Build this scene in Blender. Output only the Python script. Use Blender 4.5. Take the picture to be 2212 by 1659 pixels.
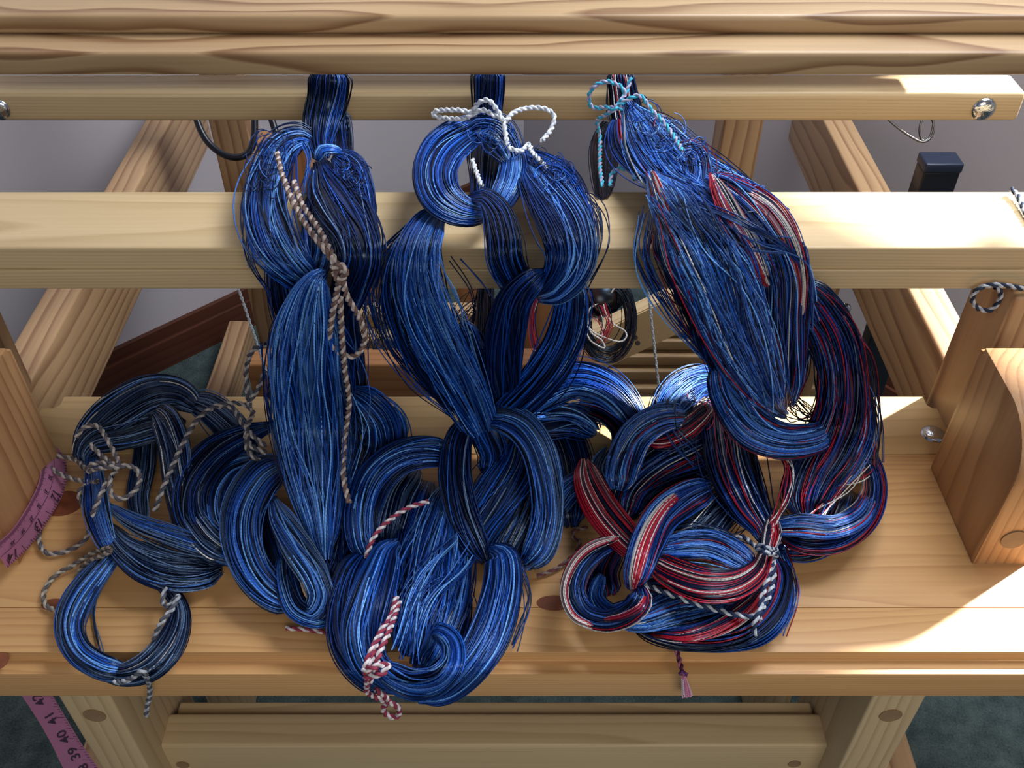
import bpy, bmesh, math, random
import numpy as np
from mathutils import Matrix, Vector
random.seed(7); np.random.seed(7)
S = bpy.context.scene
for o in list(bpy.data.objects): bpy.data.objects.remove(o)
C = S.collection
# ------------------------------------------------------------------ camera
F = 2100.0; TH = math.radians(42.4); CZ = 1.27
cd = bpy.data.cameras.new('camera'); cam = bpy.data.objects.new('camera', cd); C.objects.link(cam)
cd.sensor_width = 36; cd.lens = F*36/2212; cd.clip_start = .02; cd.clip_end = 50
cam.location = (0, 0, CZ); cam.rotation_euler = (math.pi/2-TH, 0, 0); S.camera = cam
# ------------------------------------------------------------------ light
S.view_settings.view_transform = 'Standard'; S.view_settings.look = 'None'
S.view_settings.gamma = 1; S.view_settings.use_curve_mapping = False
S.view_settings.exposure = 0.0
w = bpy.data.worlds.new('world'); S.world = w; w.use_nodes = True
bg = w.node_tree.nodes['Background']; bg.inputs[0].default_value = (.62, .74, 1.0, 1); bg.inputs[1].default_value = .18
def lamp(name, kind, loc, to, energy, col, **k):
    l = bpy.data.lights.new(name, kind); l.energy = energy; l.color = col
    for a, b in k.items(): setattr(l, a, b)
    o = bpy.data.objects.new(name, l); C.objects.link(o); o.location = loc
    o.rotation_euler = (Vector(to)-Vector(loc)).to_track_quat('-Z', 'Y').to_euler(); return o
SUN = Vector((.84, .54, .80))
lamp('sun', 'SUN', SUN*3, (0, 0, 0), 17.0, (1, .97, .93), angle=math.radians(2.4))
lamp('window_light', 'AREA', (.70, 1.10, 1.95), (.05, .65, .55), 43.0, (.93, .96, 1), shape='RECTANGLE', size=.9, size_y=.8)
lamp('fill_light', 'AREA', (.4, -1.05, 1.6), (0, .6, .4), 15.0, (1, .92, .80), shape='RECTANGLE', size=1.2, size_y=1.0)  # added fill from the camera side, brightens front faces and the stretcher
# ------------------------------------------------------------------ helpers
def cs(py):
    v = (829.5-py)/F
    return math.cos(TH)+v*math.sin(TH), math.sin(TH)-v*math.cos(TH)
def at(px, py, t):                                   # point at depth t along the optical axis
    c, s = cs(py); return Vector(((px-1106)/F*t, c*t, CZ-s*t))
def atY(px, py, Y): return at(px, py, Y/cs(py)[0])
def atZ(px, py, Z): return at(px, py, (CZ-Z)/cs(py)[1])
def tag(o, label=None, cat=None, group=None, kind=None):
    if label: o['label'] = label
    if cat: o['category'] = cat
    if group: o['group'] = group
    if kind: o['kind'] = kind
    return o
def empty(name, loc, label, cat, group=None):
    o = bpy.data.objects.new(name, None); C.objects.link(o); o.location = loc; o.empty_display_size = .05
    return tag(o, label, cat, group)
def worldmat(o):
    b = Matrix.Translation(o.location) @ o.rotation_euler.to_matrix().to_4x4()
    return worldmat(o.parent) @ o.matrix_parent_inverse @ b if o.parent else b
def worldloc(o): return worldmat(o).translation
def link(name, me, parent, loc, mats):
    o = bpy.data.objects.new(name, me); C.objects.link(o)
    for m in (mats if isinstance(mats, (list, tuple)) else [mats]): me.materials.append(m)
    if parent: o.parent = parent; o.matrix_parent_inverse = worldmat(parent).inverted()
    o.location = loc
    return o
def finish(bm, name, smooth=True):
    me = bpy.data.meshes.new(name); bm.to_mesh(me); bm.free()
    if smooth:
        for p in me.polygons: p.use_smooth = True
        try: me.set_sharp_from_angle(angle=math.radians(40))
        except Exception: pass
    return me
AX = {'x': Matrix.Identity(3), 'y': Matrix(((0, -1, 0), (1, 0, 0), (0, 0, 1))), 'z': Matrix(((0, 0, 1), (0, 1, 0), (-1, 0, 0)))}
def board(name, x, y, z, mat, parent=None, grain='x', bev=.004, seg=3, rot=None, edit=None):
    """a board between world extents, its grain along local x"""
    c = Vector(((x[0]+x[1])/2, (y[0]+y[1])/2, (z[0]+z[1])/2)); sz = Vector((x[1]-x[0], y[1]-y[0], z[1]-z[0]))
    bm = bmesh.new(); bmesh.ops.create_cube(bm, size=1)
    for v in bm.verts: v.co = Vector((v.co.x*sz.x, v.co.y*sz.y, v.co.z*sz.z))
    if edit: edit(bm)
    if bev: bmesh.ops.bevel(bm, geom=bm.edges[:], offset=bev, segments=seg, profile=.6, affect='EDGES', clamp_overlap=True)
    R = AX[grain]; Ri = R.transposed()
    for v in bm.verts: v.co = Ri @ v.co
    me = finish(bm, name)
    o = link(name, me, parent, c, mat)
    M = R.to_4x4()
    if rot is not None: M = rot.to_4x4() @ M
    o.rotation_euler = M.to_euler()
    return o
def disc(name, p, n, r, h, mat, parent, dome=0, seg=24, sx=1):
    bm = bmesh.new(); rings = 5 if dome else 1
    vs = []
    for k in range(rings+1):
        if dome:
            a = k/rings*math.pi/2; rr = r*math.cos(a); hh = h*math.sin(a)
        else: rr, hh = r, h*k
        if rr < 1e-5: rr = r*.02
        vs.append([bm.verts.new((rr*math.cos(q*2*math.pi/seg)*sx, rr*math.sin(q*2*math.pi/seg), hh)) for q in range(seg)])
    for k in range(rings):
        for q in range(seg): bm.faces.new((vs[k][q], vs[k][(q+1) % seg], vs[k+1][(q+1) % seg], vs[k+1][q]))
    bm.faces.new(vs[-1]); bm.faces.new(vs[0][::-1])
    o = link(name, finish(bm, name), parent, p, mat)
    o.rotation_euler = Vector(n).to_track_quat('Z', 'Y').to_euler(); return o
# ------------------------------------------------------------------ materials
def newmat(name):
    m = bpy.data.materials.new(name); m.use_nodes = True
    nt = m.node_tree; return m, nt, nt.nodes['Principled BSDF']
def simple(name, col, rough=.5, metal=0, noise=0, nscale=60, bump=0):
    m, nt, p = newmat(name); p.inputs['Base Color'].default_value = (*col, 1)
    p.inputs['Roughness'].default_value = rough; p.inputs['Metallic'].default_value = metal
    if noise or bump:
        tc = nt.nodes.new('ShaderNodeTexCoord'); n = nt.nodes.new('ShaderNodeTexNoise'); n.inputs['Scale'].default_value = nscale
        n.inputs['Detail'].default_value = 4; nt.links.new(tc.outputs['Object'], n.inputs[0])
        if noise:
            r = nt.nodes.new('ShaderNodeMapRange'); r.inputs[3].default_value = 1-noise; r.inputs[4].default_value = 1+noise
            nt.links.new(n.outputs['Fac'], r.inputs[0])
            mx = nt.nodes.new('ShaderNodeVectorMath'); mx.operation = 'SCALE'; mx.inputs[0].default_value = col
            nt.links.new(r.outputs[0], mx.inputs['Scale']); nt.links.new(mx.outputs[0], p.inputs['Base Color'])
        if bump:
            b = nt.nodes.new('ShaderNodeBump'); b.inputs['Strength'].default_value = bump; b.inputs['Distance'].default_value = .003
            nt.links.new(n.outputs['Fac'], b.inputs['Height']); nt.links.new(b.outputs[0], p.inputs['Normal'])
    return m
def wood(name, light, dark, freq=95, contrast=.8, off=(.03, -.05), warp=.030, wob=1.0, rough=.42):
    m, nt, p = newmat(name); N = nt.nodes.new; L = nt.links.new
    tc = N('ShaderNodeTexCoord'); oi = N('ShaderNodeObjectInfo')
    rs = N('ShaderNodeMath'); rs.operation = 'MULTIPLY'; rs.inputs[1].default_value = 37.0; L(oi.outputs['Random'], rs.inputs[0])
    cb = N('ShaderNodeCombineXYZ'); L(rs.outputs[0], cb.inputs[0])
    rc = N('ShaderNodeMath'); rc.operation = 'MULTIPLY'; rc.inputs[1].default_value = .05; L(oi.outputs['Random'], rc.inputs[0]); L(rc.outputs[0], cb.inputs[1])
    ad = N('ShaderNodeVectorMath'); ad.operation = 'ADD'; L(tc.outputs['Object'], ad.inputs[0]); L(cb.outputs[0], ad.inputs[1])
    mp = N('ShaderNodeMapping'); mp.inputs['Scale'].default_value = (2.2*wob, 9, 9); L(ad.outputs[0], mp.inputs[0])
    n1 = N('ShaderNodeTexNoise'); n1.inputs['Scale'].default_value = 1; n1.inputs['Detail'].default_value = 2.5; L(mp.outputs[0], n1.inputs[0])
    sx = N('ShaderNodeSeparateXYZ'); L(ad.outputs[0], sx.inputs[0])
    def mth(op, a, b=None):
        q = N('ShaderNodeMath'); q.operation = op
        for i, v in enumerate((a, b)):
            if v is None: continue
            if isinstance(v, (int, float)): q.inputs[i].default_value = v
            else: L(v, q.inputs[i])
        return q.outputs[0]
    yy = mth('ADD', sx.outputs[1], off[0]); zz = mth('ADD', sx.outputs[2], off[1])
    r = mth('SQRT', mth('ADD', mth('MULTIPLY', yy, yy), mth('MULTIPLY', zz, zz)))
    r = mth('ADD', r, mth('MULTIPLY', n1.outputs['Fac'], warp))
    ph = mth('MULTIPLY', r, freq); fr = mth('FRACT', ph)
    rp = N('ShaderNodeValToRGB'); L(fr, rp.inputs[0]); e = rp.color_ramp.elements
    e[0].position = 0; e[0].color = (.15,)*3+(1,); e[1].position = 1; e[1].color = (0, 0, 0, 1)
    a = e.new(.55); a.color = (.35,)*3+(1,); a = e.new(.88); a.color = (1, 1, 1, 1)
    # fibre
    mf = N('ShaderNodeMapping'); mf.inputs['Scale'].default_value = (5, 260, 260); L(ad.outputs[0], mf.inputs[0])
    nf = N('ShaderNodeTexNoise'); nf.inputs['Scale'].default_value = 1; nf.inputs['Detail'].default_value = 2; L(mf.outputs[0], nf.inputs[0])
    # broad tone
    mb = N('ShaderNodeMapping'); mb.inputs['Scale'].default_value = (1.2, 14, 14); L(ad.outputs[0], mb.inputs[0])
    nb = N('ShaderNodeTexNoise'); nb.inputs['Scale'].default_value = 1; nb.inputs['Detail'].default_value = 1; L(mb.outputs[0], nb.inputs[0])
    f = mth('MULTIPLY', rp.outputs[0], contrast)
    f = mth('ADD', f, mth('MULTIPLY', mth('SUBTRACT', nb.outputs['Fac'], .5), .9*contrast))
    f = mth('ADD', f, mth('MULTIPLY', mth('SUBTRACT', nf.outputs['Fac'], .5), .45))
    mx = N('ShaderNodeMix'); mx.data_type = 'RGBA'; L(f, mx.inputs[0]); mx.inputs[6].default_value = (*light, 1); mx.inputs[7].default_value = (*dark, 1)
    L(mx.outputs[2], p.inputs['Base Color']); p.inputs['Roughness'].default_value = rough
    p.inputs['Specular IOR Level'].default_value = .35
    b = N('ShaderNodeBump'); b.inputs['Strength'].default_value = .12; b.inputs['Distance'].default_value = .001
    L(nf.outputs['Fac'], b.inputs['Height']); L(b.outputs[0], p.inputs['Normal'])
    return m
W_beater = wood('pine_figured', (.43, .295, .16), (.19, .10, .045), 60, 1.05, (.06, -.10), .10, 1.2)
W_pale = wood('pine_pale', (.60, .46, .27), (.41, .28, .135), 290, .6, (.02, -.30), .02, .6)
W_bench = wood('pine_honey', (.64, .375, .16), (.44, .21, .075), 290, .6, (.05, -.22), .035, .7)
W_bench2 = wood('pine_honey_rear', (.63, .44, .21), (.45, .27, .11), 290, .55, (.02, -.25), .02, .7)
W_rail = wood('pine_side', (.50, .33, .18), (.24, .12, .06), 60, .9, (.02, -.07), .05)
W_leg = wood('pine_leg', (.58, .44, .26), (.36, .24, .12), 90, .7, (.04, -.06), .03)
W_block = wood('pine_block', (.48, .27, .125), (.27, .125, .05), 110, .8, (.03, -.10), .03)
W_orange = wood('pine_orange', (.42, .20, .08), (.25, .10, .04), 80, .7)
W_base = wood('baseboard_wood', (.10, .035, .02), (.045, .014, .01), 60, .6, rough=.3)
W_lamm = wood('pine_lamm', (.42, .29, .15), (.26, .16, .08), 90, .7)
M_knot = simple('wood_knot', (.19, .055, .022), .5, noise=.5, nscale=90)
M_hole = simple('hole_wood', (.26, .165, .085), .7, noise=.3)
M_dark = simple('dark_hole', (.02, .013, .01), .9)
M_wall = simple('wall_paint', (.52, .49, .53), .9, noise=.03, nscale=8, bump=.1)
M_steel = simple('polished_steel', (.55, .60, .66), .18, 1, noise=.25, nscale=110, bump=.4)
M_black = simple('black_plastic', (.006, .008, .016), .35)
M_blackcap = simple('black_cap', (.012, .022, .05), .4)
M_wire = simple('dark_wire', (.12, .12, .12), .3, 1)
M_tape = simple('pink_tape', (.62, .27, .47), .45, noise=.08, nscale=40)
M_ink = simple('tape_ink', (.03, .01, .03), .6)
# carpet
def carpet():
    m, nt, p = newmat('carpet_pile'); N = nt.nodes.new; L = nt.links.new
    tc = N('ShaderNodeTexCoord')
    n1 = N('ShaderNodeTexNoise'); n1.inputs['Scale'].default_value = 38; n1.inputs['Detail'].default_value = 5; L(tc.outputs['Object'], n1.inputs[0])
    n2 = N('ShaderNodeTexNoise'); n2.inputs['Scale'].default_value = 330; n2.inputs['Detail'].default_value = 3; L(tc.outputs['Object'], n2.inputs[0])
    r = N('ShaderNodeValToRGB'); e = r.color_ramp.elements; e[0].position = .36; e[0].color = (.03, .055, .058, 1); e[1].position = .66; e[1].color = (.105, .15, .15, 1)
    a = N('ShaderNodeMath'); a.operation = 'MULTIPLY_ADD'; a.inputs[1].default_value = .45; L(n2.outputs['Fac'], a.inputs[0])
    a2 = N('ShaderNodeMath'); a2.operation = 'MULTIPLY'; a2.inputs[1].default_value = .55; L(n1.outputs['Fac'], a2.inputs[0]); L(a2.outputs[0], a.inputs[2])
    L(a.outputs[0], r.inputs[0]); L(r.outputs[0], p.inputs['Base Color']); p.inputs['Roughness'].default_value = 1
    b = N('ShaderNodeBump'); b.inputs['Strength'].default_value = 1; b.inputs['Distance'].default_value = .012; L(a.outputs[0], b.inputs['Height']); L(b.outputs[0], p.inputs['Normal'])
    return m
M_carpet = carpet()
# thread: colour comes from the strand, the ply twist from its length
def thread_mat(name, rough, ply):
    m, nt, p = newmat(name); N = nt.nodes.new; L = nt.links.new
    ca = N('ShaderNodeAttribute'); ca.attribute_name = 'Col'
    ua = N('ShaderNodeAttribute'); ua.attribute_name = 'ply'
    s = N('ShaderNodeMath'); s.operation = 'SINE'; L(ua.outputs['Fac'], s.inputs[0])
    r = N('ShaderNodeMapRange'); r.inputs[1].default_value = -1; r.inputs[2].default_value = 1; r.inputs[3].default_value = 1-ply; r.inputs[4].default_value = 1+ply; L(s.outputs[0], r.inputs[0])
    v = N('ShaderNodeVectorMath'); v.operation = 'SCALE'; L(ca.outputs['Color'], v.inputs[0]); L(r.outputs[0], v.inputs['Scale'])
    L(v.outputs[0], p.inputs['Base Color']); p.inputs['Roughness'].default_value = rough
    p.inputs['Specular IOR Level'].default_value = .75; p.inputs['Specular Tint'].default_value = (.55, .75, 1, 1)
    return m
M_thread = thread_mat('cotton_thread', .30, .22)
M_cord = thread_mat('braided_yarn', .8, .25)
M_fill = simple('thread_shade', (.004, .008, .04), .9)
# ------------------------------------------------------------------ strand geometry
BZ = .55; BY0 = .44; BY1 = .768            # bench top height, front and rear edges
ZB = .78; YB0 = .715; YB1 = .81            # breast beam top, front and rear
PYS = np.arange(-300, 2000, 2.0)
def prof_h(py):
    c, s = cs(py)
    if py < 262: return .932/c
    if py < 420:
        k = (py-262)/158; k = k*k*(3-2*k)
        return (1-k)*(.932/cs(262)[0])+k*(CZ-ZB)/cs(420)[1]
    tb = (CZ-ZB)/s; tf = (YB0-.006)/c; tt = (CZ-BZ)/s; tv = (BY0-.006)/c
    t = tb if py < 536 else tf
    t = min(t, tt) if py > 700 else t
    return max(t, tv) if py > 1300 else t
def prof_b(py):
    c, s = cs(py); tt = (CZ-BZ)/s; tv = (BY0-.006)/c
    return max(tv, tt) if py > 1300 else tt
def smooth_tab(f, k=9):
    a = np.array([f(p) for p in PYS]); ker = np.ones(k)/k
    b = np.convolve(np.pad(a, k//2, mode='edge'), ker, 'valid'); return np.minimum(b, a+1)
TAB = {'h': smooth_tab(prof_h, 51), 'b': smooth_tab(prof_b, 15)}
def to3d(px, py, lift, mode):
    base = np.interp(py, PYS, TAB[mode]) if mode in TAB else float(mode)
    v = (829.5-py)/F; ln = np.sqrt(1+v*v+((px-1106)/F)**2); t = base-lift/ln
    return np.stack([(px-1106)/F*t, (math.cos(TH)+v*math.sin(TH))*t, CZ-(math.sin(TH)-v*math.cos(TH))*t], -1)
def catmull(P, step):
    P = np.array(P, float); Q = np.vstack([2*P[0]-P[1], P, 2*P[-1]-P[-2]]); out = []
    for i in range(1, len(Q)-2):
        n = max(2, int(np.hypot(*(Q[i+1]-Q[i])[:2])/step)); t = np.linspace(0, 1, n, endpoint=False)[:, None]
        a, b, c, d = Q[i-1], Q[i], Q[i+1], Q[i+2]
        out.append(.5*((2*b)+(-a+c)*t+(2*a-5*b+4*c-d)*t**2+(-a+3*b-3*c+d)*t**3))
    out.append(P[-1][None]); R = np.vstack(out); R[:, 2] = np.maximum(R[:, 2], 1); return R
class Strands:
    """collects tubes with a colour each and writes them as one mesh"""
    def __init__(s): s.V = []; s.Fc = []; s.Cc = []; s.U = []; s.n = 0
    def tubes(s, P, rad, col, sides=3, pitch=.0035, colB=None, swirl=0):
        # P (N,M,3) col (N,3)
        P = np.asarray(P); N_, M_, _ = P.shape
        T = np.gradient(P, axis=1); T /= np.linalg.norm(T, axis=2, keepdims=True)+1e-9
        ref = P-np.array([0, 0, CZ]); ref /= np.linalg.norm(ref, axis=2, keepdims=True)
        A = np.cross(T, ref); A /= np.linalg.norm(A, axis=2, keepdims=True)+1e-9; B = np.cross(T, A)
        ang = np.arange(sides)*2*math.pi/sides+.5
        rad = np.broadcast_to(np.asarray(rad, float), (N_, M_)) if np.ndim(rad) != 1 else np.broadcast_to(np.asarray(rad)[:, None], (N_, M_))
        V = P[:, :, None]+rad[:, :, None, None]*(A[:, :, None]*np.cos(ang)[None, None, :, None]+B[:, :, None]*np.sin(ang)[None, None, :, None])
        L = np.cumsum(np.linalg.norm(np.diff(P, axis=1, prepend=P[:, :1]), axis=2), axis=1)
        U = L[:, :, None]*2*math.pi/pitch+ang[None, None]+np.random.rand(N_, 1, 1)*6
        idx = s.n+np.arange(N_*M_*sides).reshape(N_, M_, sides)
        a = idx[:, :-1]; b = idx[:, 1:]; q = np.stack([a, np.roll(a, -1, 2), np.roll(b, -1, 2), b], -1).reshape(-1, 4)
        s.V.append(V.reshape(-1, 3)); s.Fc.append(q); s.n += N_*M_*sides
        s.Cc.append(np.broadcast_to(np.asarray(col)[:, None, None], (N_, M_, sides, 3)).reshape(-1, 3)); s.U.append(U.reshape(-1))
    def raw(s, V, Q, col):
        s.V.append(V); s.Fc.append(Q+s.n); s.n += len(V); s.Cc.append(col); s.U.append(np.zeros(len(V)))
    def build(s, name, parent, mat, origin=None):
        V = np.vstack(s.V); Q = np.vstack(s.Fc); o0 = np.array(worldloc(parent)) if parent else np.array(origin)
        V = V-o0; me = bpy.data.meshes.new(name); me.vertices.add(len(V)); me.vertices.foreach_set('co', V.astype(np.float32).ravel())
        me.loops.add(len(Q)*4); me.loops.foreach_set('vertex_index', Q.astype(np.int32).ravel())
        me.polygons.add(len(Q)); me.polygons.foreach_set('loop_start', np.arange(0, len(Q)*4, 4, dtype=np.int32))
        try: me.polygons.foreach_set('loop_total', np.full(len(Q), 4, dtype=np.int32))
        except Exception: pass
        me.polygons.foreach_set('use_smooth', np.ones(len(Q), bool))
        c = me.attributes.new('Col', 'FLOAT_COLOR', 'POINT'); cc = np.ones((len(V), 4), np.float32); cc[:, :3] = np.vstack(s.Cc); c.data.foreach_set('color', cc.ravel())
        u = me.attributes.new('ply', 'FLOAT', 'POINT'); u.data.foreach_set('value', np.concatenate(s.U).astype(np.float32))
        me.update(); me.validate(); me.materials.append(mat)
        o = bpy.data.objects.new(name, me); C.objects.link(o)
        if parent: o.parent = parent
        else: o.location = origin
        return o
COL = dict(navy=(.002, .005, .028), deep=(.003, .015, .09), royal=(.006, .042, .27), mid=(.012, .10, .52), peri=(.06, .18, .60),  # peri and pale brightened; lit highlights put into the thread colour
           pale=(.15, .40, .92), steel=(.12, .20, .37), slate=(.028, .055, .13), white=(.62, .60, .58), red=(.36, .008, .022), brown=(.10, .03, .02), black=(.004, .004, .012), pink=(.6, .25, .4), tan=(.3, .24, .18))
PAL = {'D2': dict(deep=3, royal=4, mid=2.5, steel=1), 'G2': dict(slate=3, steel=3, white=.5, peri=.8, deep=1), 'K2': dict(royal=3, red=1.3, steel=1, white=.4, deep=3, peri=.6),
       'V': dict(royal=4, mid=5, peri=6, pale=4),
       'A': dict(navy=3, deep=6, royal=7, mid=3.5, peri=1.6, pale=.6),
       'D': dict(navy=6, deep=5, royal=2, slate=1),  # navy threads, darkened further for the shade low in the pile
       'L': dict(navy=2, deep=3, royal=4, mid=4, peri=5, pale=2.6),
       'G': dict(navy=6, deep=3, slate=5, steel=2, white=.18),
       'H': dict(navy=2, slate=3, steel=5, peri=4, royal=2, deep=2, white=.15),
       'C': dict(navy=4, deep=3, royal=4, mid=2, peri=5, pale=.6, red=1.6, white=.35),
       'P': dict(navy=3, deep=2, royal=3, peri=7, mid=3, pale=3, red=.9, white=.4),
       'R': dict(navy=3.2, red=5.5, white=2.6, royal=.8),
       'K': dict(navy=8, deep=4, black=3, royal=1, red=.9, white=.15),
       'B': dict(black=5, navy=3, brown=2)}
def picks(pal, n):
    d = PAL[pal]; k = list(d); p = np.array([d[q] for q in k]); p = p/p.sum()
    c = np.array([COL[k[i]] for i in np.random.choice(len(k), n, p=p)]); return c*np.random.uniform(.85, 1.2, (n, 1)) if pal == 'R' else c*np.random.choice([.45, .7, .9, 1.15], (n, 1), p=[.25, .3, .3, .15])*np.random.uniform(.85, 1.15, (n, 1))
def bundle(st, pts, pal='A', n=90, mode='h', twist=.5, mess=.10, flat=.55, stray=4, rad=.00062, core=True, veil=.0, vpal=None):
    P = catmull([(p[0], p[1], p[2], p[3]) for p in pts], 11); M_ = len(P)
    d = np.gradient(P[:, :2], axis=0); d /= np.linalg.norm(d, axis=1, keepdims=True)+1e-9; nrm = np.stack([-d[:, 1], d[:, 0]], 1)
    depth = np.interp(P[:, 1], PYS, TAB[mode]) if mode in TAB else np.full(M_, float(mode))
    wm = P[:, 2]/F*depth; lift0 = P[:, 3]/100+flat*wm*.9
    s = np.linspace(0, 1, M_)
    e = np.clip(np.minimum(s, 1-s)/.10, 0, 1); e = e*e*(3-2*e); wfull = P[:, 2].copy(); P[:, 2] *= .55+.45*e; wm *= .55+.45*e; lift0 -= (1-e)*.008
    total = np.sum(np.linalg.norm(np.diff(P[:, :2], axis=0), axis=1))
    n = int(n*1.5)
    K = max(5, n//9); cl = np.random.randint(0, K, n)
    cphi = np.sort(np.random.rand(K))*2*math.pi
    phi0 = cphi[cl]+np.random.randn(n)*.32; r0 = np.clip(np.random.uniform(.55, 1.0, n)**.6, 0, 1)
    col = picks(pal, n); cc = picks(pal, K); use = np.random.rand(n) < .55; col[use] = cc[cl][use]*np.random.uniform(.85, 1.15, (use.sum(), 1))
    tw = twist*2*math.pi*total/600
    ph = phi0[:, None]+tw*s[None]
    def wob(amp, k):
        f = np.random.uniform(.3, 1.0, (n, k))*np.arange(1, k+1)*total/520; p = np.random.rand(n, k)*6.28; a = np.random.randn(n, k)/np.arange(1, k+1)
        return amp*np.sum(a[:, :, None]*np.sin(f[:, :, None]*6.28*s[None, None]+p[:, :, None]), 1)
    u = r0[:, None]*np.cos(ph)+wob(mess, 3); v = r0[:, None]*np.sin(ph)+wob(mess*.8, 3)
    nv = int(n*veil)
    if nv:                                       # single light threads lying over the bundle
        k = np.arange(nv); u[k] = (np.random.uniform(-.95, .95, (nv, 1))+wob(max(.16, mess*1.5), 2)[:nv]); v[k] = np.sqrt(np.clip(1.1-u[k]**2, .05, 2))*1.08
        col[k] = picks(vpal or pal, nv)*1.15
    if stray:
        i = np.random.choice(n, min(stray, n), replace=False); env = np.sin(np.pi*s)[None]
        u[i] += np.random.uniform(.15, .55, (len(i), 1))*np.random.choice([-1, 1], (len(i), 1))*env; v[i] += .3*env
    px = P[None, :, 0]+nrm[None, :, 0]*u*P[None, :, 2]; py = P[None, :, 1]+nrm[None, :, 1]*u*P[None, :, 2]
    lift = lift0[None]+v*flat*wm[None]
    lift = np.maximum(lift, .0006)
    X = to3d(px, py, lift, mode)
    jit = np.random.rand(n, 2)*.05
    q = jit[:, :1]+(1-jit.sum(1, keepdims=True))*s[None]; fi = q*(M_-1); i0 = np.clip(fi.astype(int), 0, M_-2); fr = (fi-i0)[..., None]
    ii = np.arange(n)[:, None]; X = X[ii, i0]*(1-fr)+X[ii, i0+1]*fr
    st.tubes(X, rad*np.random.uniform(.75, 1.2, n), col)
    if core:
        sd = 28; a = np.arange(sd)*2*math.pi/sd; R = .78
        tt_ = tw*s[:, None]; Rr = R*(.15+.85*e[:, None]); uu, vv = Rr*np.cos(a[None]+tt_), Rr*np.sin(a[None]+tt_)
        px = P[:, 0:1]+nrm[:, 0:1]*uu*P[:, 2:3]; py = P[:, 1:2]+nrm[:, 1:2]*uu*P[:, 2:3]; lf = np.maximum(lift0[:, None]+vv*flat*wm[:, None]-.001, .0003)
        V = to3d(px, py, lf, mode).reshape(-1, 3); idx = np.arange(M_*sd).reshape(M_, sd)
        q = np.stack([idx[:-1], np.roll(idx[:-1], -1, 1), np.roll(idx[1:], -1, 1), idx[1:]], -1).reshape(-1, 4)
        st.raw(V, q, np.tile(picks(pal, sd)*.45, (M_, 1)))  # core darkened, putting the shade between strands into its colour
def loose(st, pts, pal='A', n=10, mode='h', spread=20, rad=.0006):
    """single loose threads that follow a path with their own drift"""
    P = catmull([(p[0], p[1], 5, p[2]) for p in pts], 12); M_ = len(P); s = np.linspace(0, 1, M_)
    k = 2; f = np.random.uniform(.25, .7, (n, k, 2))*np.arange(1, k+1)[None, :, None]; ph = np.random.rand(n, k, 2)*6.28; a = np.random.randn(n, k, 2)/np.arange(1, k+1)[None, :, None]
    off = np.sum(a[:, :, :, None]*np.sin(f[..., None]*6.28*s+ph[..., None]), 1)*spread*.32+np.random.uniform(-1, 1, (n, 2, 1))*spread*np.array([1, .3])[None, :, None]*.6
    X = to3d(P[None, :, 0]+off[:, 0], P[None, :, 1]+off[:, 1], np.maximum(P[None, :, 3]/100+off[:, 0]*1e-4, .001), mode)
    st.tubes(X, rad, picks(pal, n))
def cord(name, paths, label, cols, r=.0021, mode='h', pitch=.012, cat='cord', plies=2, extra=None, parent=None, group=None):
    st = Strands()
    for pts in paths:
        m = mode
        if isinstance(pts, tuple): m, pts = pts
        P = catmull([(p[0], p[1], 5, p[2]) for p in pts], 4); X = to3d(P[:, 0], P[:, 1], P[:, 3]/100+.002, m)
        T = np.gradient(X, axis=0); T /= np.linalg.norm(T, axis=1, keepdims=True)+1e-9
        ref = X-np.array([0, 0, CZ]); A = np.cross(T, ref); A /= np.linalg.norm(A, axis=1, keepdims=True)+1e-9; B = np.cross(T, A)
        L = np.cumsum(np.linalg.norm(np.diff(X, axis=0, prepend=X[:1]), axis=1))
        for k in range(plies):
            a = L*2*math.pi/pitch+k*2*math.pi/plies
            Y = X+(A*np.cos(a)[:, None]+B*np.sin(a)[:, None])*r*.62
            c = np.array(COL[cols[k % len(cols)]])[None] if isinstance(cols[k % len(cols)], str) else np.array([cols[k % len(cols)]])
            st.tubes(Y[None], r*.72, c, sides=6, pitch=.006)
            # fuzz fibres
    o0 = None
    if parent is None:
        o0 = tuple(np.vstack(st.V).mean(0))
    o = st.build(name, parent, M_cord, o0)
    if parent is None: tag(o, label, cat, group)
    return o
# ------------------------------------------------------------------ room
def quadbox(name, pts, z0, z1, th, mat, kind='structure', off=0):
    """upright slab along the floor line pts[0]->pts[1], thickness th away from the room"""
    a = Vector((*pts[0], 0)); b = Vector((*pts[1], 0)); d = (b-a).normalized(); n = Vector((-d.y, d.x, 0))
    L_ = (b-a).length; mid = (a+b)/2
    bm = bmesh.new(); bmesh.ops.create_cube(bm, size=1)
    for v in bm.verts: v.co = Vector((v.co.x*L_, v.co.y*th, v.co.z*(z1-z0)))
    o = link(name, finish(bm, name, False), None, mid+n*(off+th/2)+Vector((0, 0, (z0+z1)/2)), mat)
    o.rotation_euler = (0, 0, math.atan2(d.y, d.x)); o['kind'] = kind; return o
KX, KY = .028, 2.11
LD = Vector((-.736, -.676)).normalized(); RD = Vector((.65, -.76)).normalized()
bm = bmesh.new(); bmesh.ops.create_grid(bm, x_segments=2, y_segments=2, size=3)
fl = link('floor', finish(bm, 'floor', False), None, (0, .5, 0), M_carpet); fl['kind'] = 'structure'
lp = (KX+LD.x*3.2, KY+LD.y*3.2)
wl = quadbox('wall_left', (lp, (KX, KY)), 0, 2.5, .1, M_wall)
def rp(m): return (KX+RD.x*m, KY+RD.y*m)
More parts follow.
